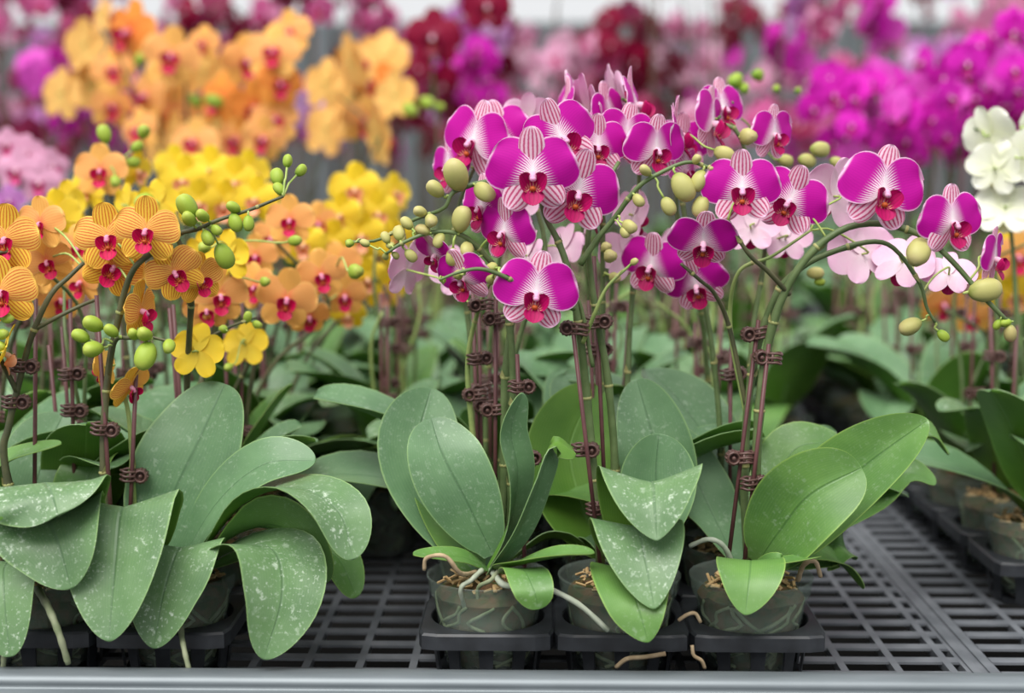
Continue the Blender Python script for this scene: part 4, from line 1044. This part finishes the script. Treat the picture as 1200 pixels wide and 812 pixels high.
# buds in the middle distance
for bd in ((122, 158, 1.75, 18, 'g', 'yel'), (160, 172, 1.75, 13, 'g', 'yel'), (168, 155, 1.76, 16, 'g', 'yel'), (155, 190, 1.75, 14, 'g', 'yel'), (170, 235, 1.6, 20, 'g', 'yel'), (50, 240, 1.62, 18, 'g', 'yel'), (135, 212, 1.7, 14, 'g', 'yel'), (240, 290, 1.45, 16, 'g', 'yel'), (345, 282, 1.5, 14, 'g', 'yel'), (310, 330, 1.5, 13, 'g', 'yel'), (268, 430, 1.5, 11, 'g', 'yel'), (80, 244, 1.7, 14, 'g', 'yel'),
           (416, 318, 1.5, 20, 'g', 'yel'), (500, 120, 2.6, 16, 'g', 'yel'), (480, 128, 2.6, 18, 'g', 'yel'), (515, 125, 2.6, 10, 'g', 'yel'), (165, 70, 2.6, 16, 'g', 'yel'), (250, 118, 2.6, 18, 'g', 'yel'), (228, 118, 2.6, 14, 'g', 'yel'),
           (862, 95, 1.9, 20, 'g', 'mag'), (888, 88, 1.9, 16, 'g', 'mag'), (872, 104, 1.9, 14, 'g', 'mag'), (910, 104, 1.9, 10, 'g', 'mag'), (935, 106, 1.9, 9, 'g', 'mag'), (960, 175, 1.6, 20, 'c', 'mag'), (945, 188, 1.6, 18, 'c', 'mag'), (980, 190, 1.6, 14, 'c', 'mag'), (920, 188, 1.6, 16, 'c', 'mag'), (876, 160, 1.44, 22, 'c', 'mag'), (848, 180, 1.42, 20, 'c', 'mag'), (715, 300, 1.4, 18, 'c', 'mag'), (720, 325, 1.42, 14, 'c', 'mag'), (710, 290, 1.42, 14, 'c', 'mag'), (955, 320, 1.5, 16, 'c', 'mag'), (960, 330, 1.5, 10, 'g', 'mag')):
    assign_bud(*bd)
def stems_for(t, r, tall):
    """one or two stems leading up behind the flowers this plant carries"""
    pts = sorted((P(*f[:3]) for f in r['fl']), key=lambda p: p.z)
    base = crown(r['X'], r['Y'])
    groups = [pts] if len(pts) < 5 else [sorted(pts, key=lambda p: p.x)[:len(pts) // 2], sorted(pts, key=lambda p: p.x)[len(pts) // 2:]]
    out = []
    for i, g in enumerate(groups):
        g = sorted(g, key=lambda p: p.z); n = len(g)
        bk = Vector((0, 0.022, -0.004))
        lo = sum(g[:(n + 1) // 2], Vector()) / len(g[:(n + 1) // 2]) + bk
        hi = sum(g[n // 2:], Vector()) / len(g[n // 2:]) + bk
        top = g[-1] + bk
        b0 = base + Vector(((-0.012, 0.012)[i], 0.004, 0))
        m = b0.lerp(lo, 0.55); m.z = b0.z + (lo.z - b0.z) * 0.7; m.x = b0.x * 0.6 + lo.x * 0.4
        P_ = [b0, Vector((b0.x * 0.85 + m.x * 0.15, b0.y, b0.z + (m.z - b0.z) * 0.5)), m, lo]
        if (hi - lo).length > 0.02: P_.append(hi)
        if (top - P_[-1]).length > 0.02: P_.append(top)
        P_.append(P_[-1] + Vector((J(.02), -0.012, 0.012)))
        out.append(add_stem(t, P_, 0.0034, 0.0014, STEM_DK if r['blk'] == 'yel' else STEM, nodes=r['Y'] < 1.7, n=30))
    return out
ORD = 'first second third fourth fifth sixth seventh eighth ninth tenth eleventh twelfth thirteenth fourteenth fifteenth sixteenth seventeenth'.split()
FW = dict(magenta='magenta', pale='pale pink', apricot='apricot', lemon='yellow', tangerine='orange', white='white', blush='pale blush', lilac='lilac', burgundy='burgundy')
for r in rows:
    ks = [f[7] for f in r['fl']]
    kd = FW[max(sorted(set(ks)), key=ks.count)] + '-flowered' if ks else 'flowerless'
    kd = kd.replace('pale ', 'pale-'); row = ORD[r['k']]; c = r['col']
    if c == 'aisle': lab = kd + ' staked orchid in the aisle beside the yellow orchids, %s row from the rail' % row
    elif c == 'gap': lab = kd + ' staked orchid beside the grey frame bar, %s row from the rail' % row
    elif r['blk'] == 'mag': lab = kd + ' staked orchid, %s row from the rail, %s behind the magenta orchids' % (row, c)
    elif r['blk'] == 'yel': lab = kd + ' potted orchid, %s row from the rail, %s of the yellow block' % (row, c)
    else: lab = kd + ' potted orchid, %s row from the rail, %s the bench frame bar' % (row, c + ' to')
    grp = LAB[r['blk']][1]
    near = r['Y'] < 1.8
    t = plant(r['X'], r['Y'], lab, grp, full=near, z=r['z'])
    rnd = random.Random(int(r['X'] * 1000) * 31 + int(r['Y'] * 1000))
    generic_leaves(t, rnd, 5 if near else 4, r['k'] == 1)
    if r['col'] in ('aisle', 'gap') or (r['col'] == 'yellow-side column' and 2 < r['k'] < 6):
        for i, a in enumerate((-150, -95, -40) if r['col'] == 'aisle' else (-160, -120)):
            o = link('leaf', LOW_LEAVES[(i + r['k']) % 3], t); o.location = (0, 0, CROWN_Z - 0.004); o.rotation_euler.z = R(a + rnd.uniform(-15, 15))
    base = crown(r['X'], r['Y'])
    curves = []
    if r['fl']:
        curves = stems_for(t, r, False)
        for f in r['fl']:
            add_flower(t, curves, *f[:7], kind=f[7], detail=f[8])
        for bd in r['bud']:
            add_bud(t, curves, P(*bd[:3]), bd[3], bd[4], Y=bd[2])
    else:
        for i in range(2 if rnd.random() < 0.6 else 1):
            h = rnd.uniform(0.16, 0.25)
            q = base + Vector((rnd.uniform(-.02, .02), rnd.uniform(-.01, .02), 0))
            add_stem(t, [q, q + Vector((rnd.uniform(-.01, .01), 0, h * 0.5)), q + Vector((rnd.uniform(-.03, .03), rnd.uniform(-.03, .03), h)), q + Vector((rnd.uniform(-.07, .07), rnd.uniform(-.07, .03), h * 1.25))], 0.003, 0.0016, rnd.choice([STEM, STEM_LT]), nodes=False, n=16)
    for i in range(2):
        x = rnd.uniform(-.016, .016); yy = rnd.uniform(-.014, .01); h = rnd.uniform(0.2, 0.27)
        add_stake(t, base + Vector((x, yy, -0.01)), base + Vector((x * 2.0, yy, h)))
        for q in range(1):
            z = rnd.uniform(0.09, h - 0.02)
            add_clip(t, base + Vector((x * (1 + z / h) + 0.004, yy, z)), rnd.uniform(-.5, .5), 1.05, rnd.random() < 0.5)

# ------------------------------------------------------------------ tall orchids on the far benches
def far_proto(kind, seed, fsize, nfl, h):
    """parts of one tall plant: (name, mesh, matrix)"""
    rnd = random.Random(seed); out = []
    b = MB(); 
    ax = rnd.uniform(-1, 1); ay = -rnd.uniform(0.2, 1)
    pts = [Vector((0, 0, 0.09)), Vector((0.01 * ax, 0, 0.09 + h * 0.45)), Vector((0.03 * ax, 0.02 * ay, h * 0.85)), Vector((0.10 * ax, 0.10 * ay, h * 1.08)), Vector((0.2 * ax, 0.18 * ay, h * 1.1)), Vector((0.29 * ax, 0.24 * ay, h * 1.02))]
    c = spline(pts, 30); b.tube(c, [0.0045 - 0.003 * i / 29 for i in range(30)], 6)
    out.append(('flower_stem', b.mesh('flower_stem', [STEM_DK]), Matrix()))
    b = MB(); b.tube([Vector((0.008, 0, 0.08)), Vector((0.014, 0, 0.09 + h * 0.8))], 0.003, 5); out.append(('stake', b.mesh('stake', [STAKE]), Matrix()))
    for i in range(nfl):
        f = 0.5 + 0.46 * i / max(nfl - 1, 1)
        p = c[int(f * 29)]
        sd = 1 if i % 2 else -1
        q = p + Vector((sd * rnd.uniform(.03, .06), rnd.uniform(-.05, 0.0), rnd.uniform(-.05, .02)))
        out.append(('flower', flower_merged(kind, i % 3, 0.5), face_matrix(q, rnd.choice([rnd.uniform(-50, 50), rnd.uniform(-180, 180)]), rnd.uniform(-25, 10), rnd.uniform(-20, 20), fsize * rnd.uniform(.85, 1.1))))
    for i in range(5):
        M = Matrix.Translation((0, 0, CROWN_Z)) @ Matrix.Rotation(math.pi * (i % 2) + rnd.uniform(-.7, .7) + seed, 4, 'Z') @ Matrix.Scale(1.25, 4)
        out.append(('leaf', rnd.choice(GEN_LEAVES), M))
    out.append(('pot', POT_ME, Matrix())); out.append(('growing_medium', MED_ME, Matrix()))
    return out
def place_far(proto, X, Y, z0, rz, s, label, group):
    t = thing('potted_orchid', (X, Y, z0), label, 'orchid', group, rz); t.scale = (s, s, s)
    for nm, me, M in proto: link(nm, me, t, M)
# fuchsia orchids on the back right of the front bench and just behind it
fu = [far_proto('fuchsia', 300 + i, 0.062, 15, 0.50 + 0.05 * (i % 3)) for i in range(4)]
i = 0
for Y in (2.87, 3.03, 3.19, 3.34):
    for X in (0.66, 0.82, 0.98, 1.14, 1.30):
        if X - (Y - 2.75) * 0.2 < 0.58: continue
        place_far(fu[i % 4], X + J(.01), Y + J(.01), BZ + 0.0005, J(0.9), random.uniform(0.95, 1.2), 'tall potted orchid with dense bright fuchsia flowers at the back of the bench', 'fuchsia orchids at the back of the bench'); i += 1
bu = far_proto('burgundy', 411, 0.115, 5, 0.62)
kinds = ['rose', 'blush', 'burgundy', 'lilac', 'rose', 'fuchsia', 'burgundy', 'blush']
protos = {k: [far_proto(k, 500 + 10 * n + hash_seed(k), 0.085, 14, (0.62, 0.76, 0.92, 1.06)[n]) for n in range(4)] for k in sorted(set(kinds))}
FL = {k: 'tall potted orchid with %s flowers on the benches far behind' % c for k, c in dict(rose='rose pink', blush='pale blush pink', burgundy='dark burgundy', lilac='lilac', fuchsia='bright fuchsia').items()}
i = 0
for Y in (4.1, 4.4, 4.7, 5.0, 5.35, 5.7, 6.55, 7.1, 7.7):
    step = 0.20 if Y < 6 else 0.28
    xm = 0.42 * Y
    x = -xm
    while x < xm:
        k = random.choice(kinds)
        place_far(protos[k][random.choice((0, 0, 1, 1, 2, 3))], x + J(.025), Y + J(.07), BZ + 0.0005, random.uniform(0, 6.28) if random.random() < .4 else J(1.0), random.uniform(0.9, 1.2), FL[k].replace('on the benches far behind', 'on the first bench behind' if Y < 6 else 'on the farthest bench'), k + (' orchids on the first bench behind' if Y < 6 else ' orchids on the farthest bench')); i += 1
        x += step
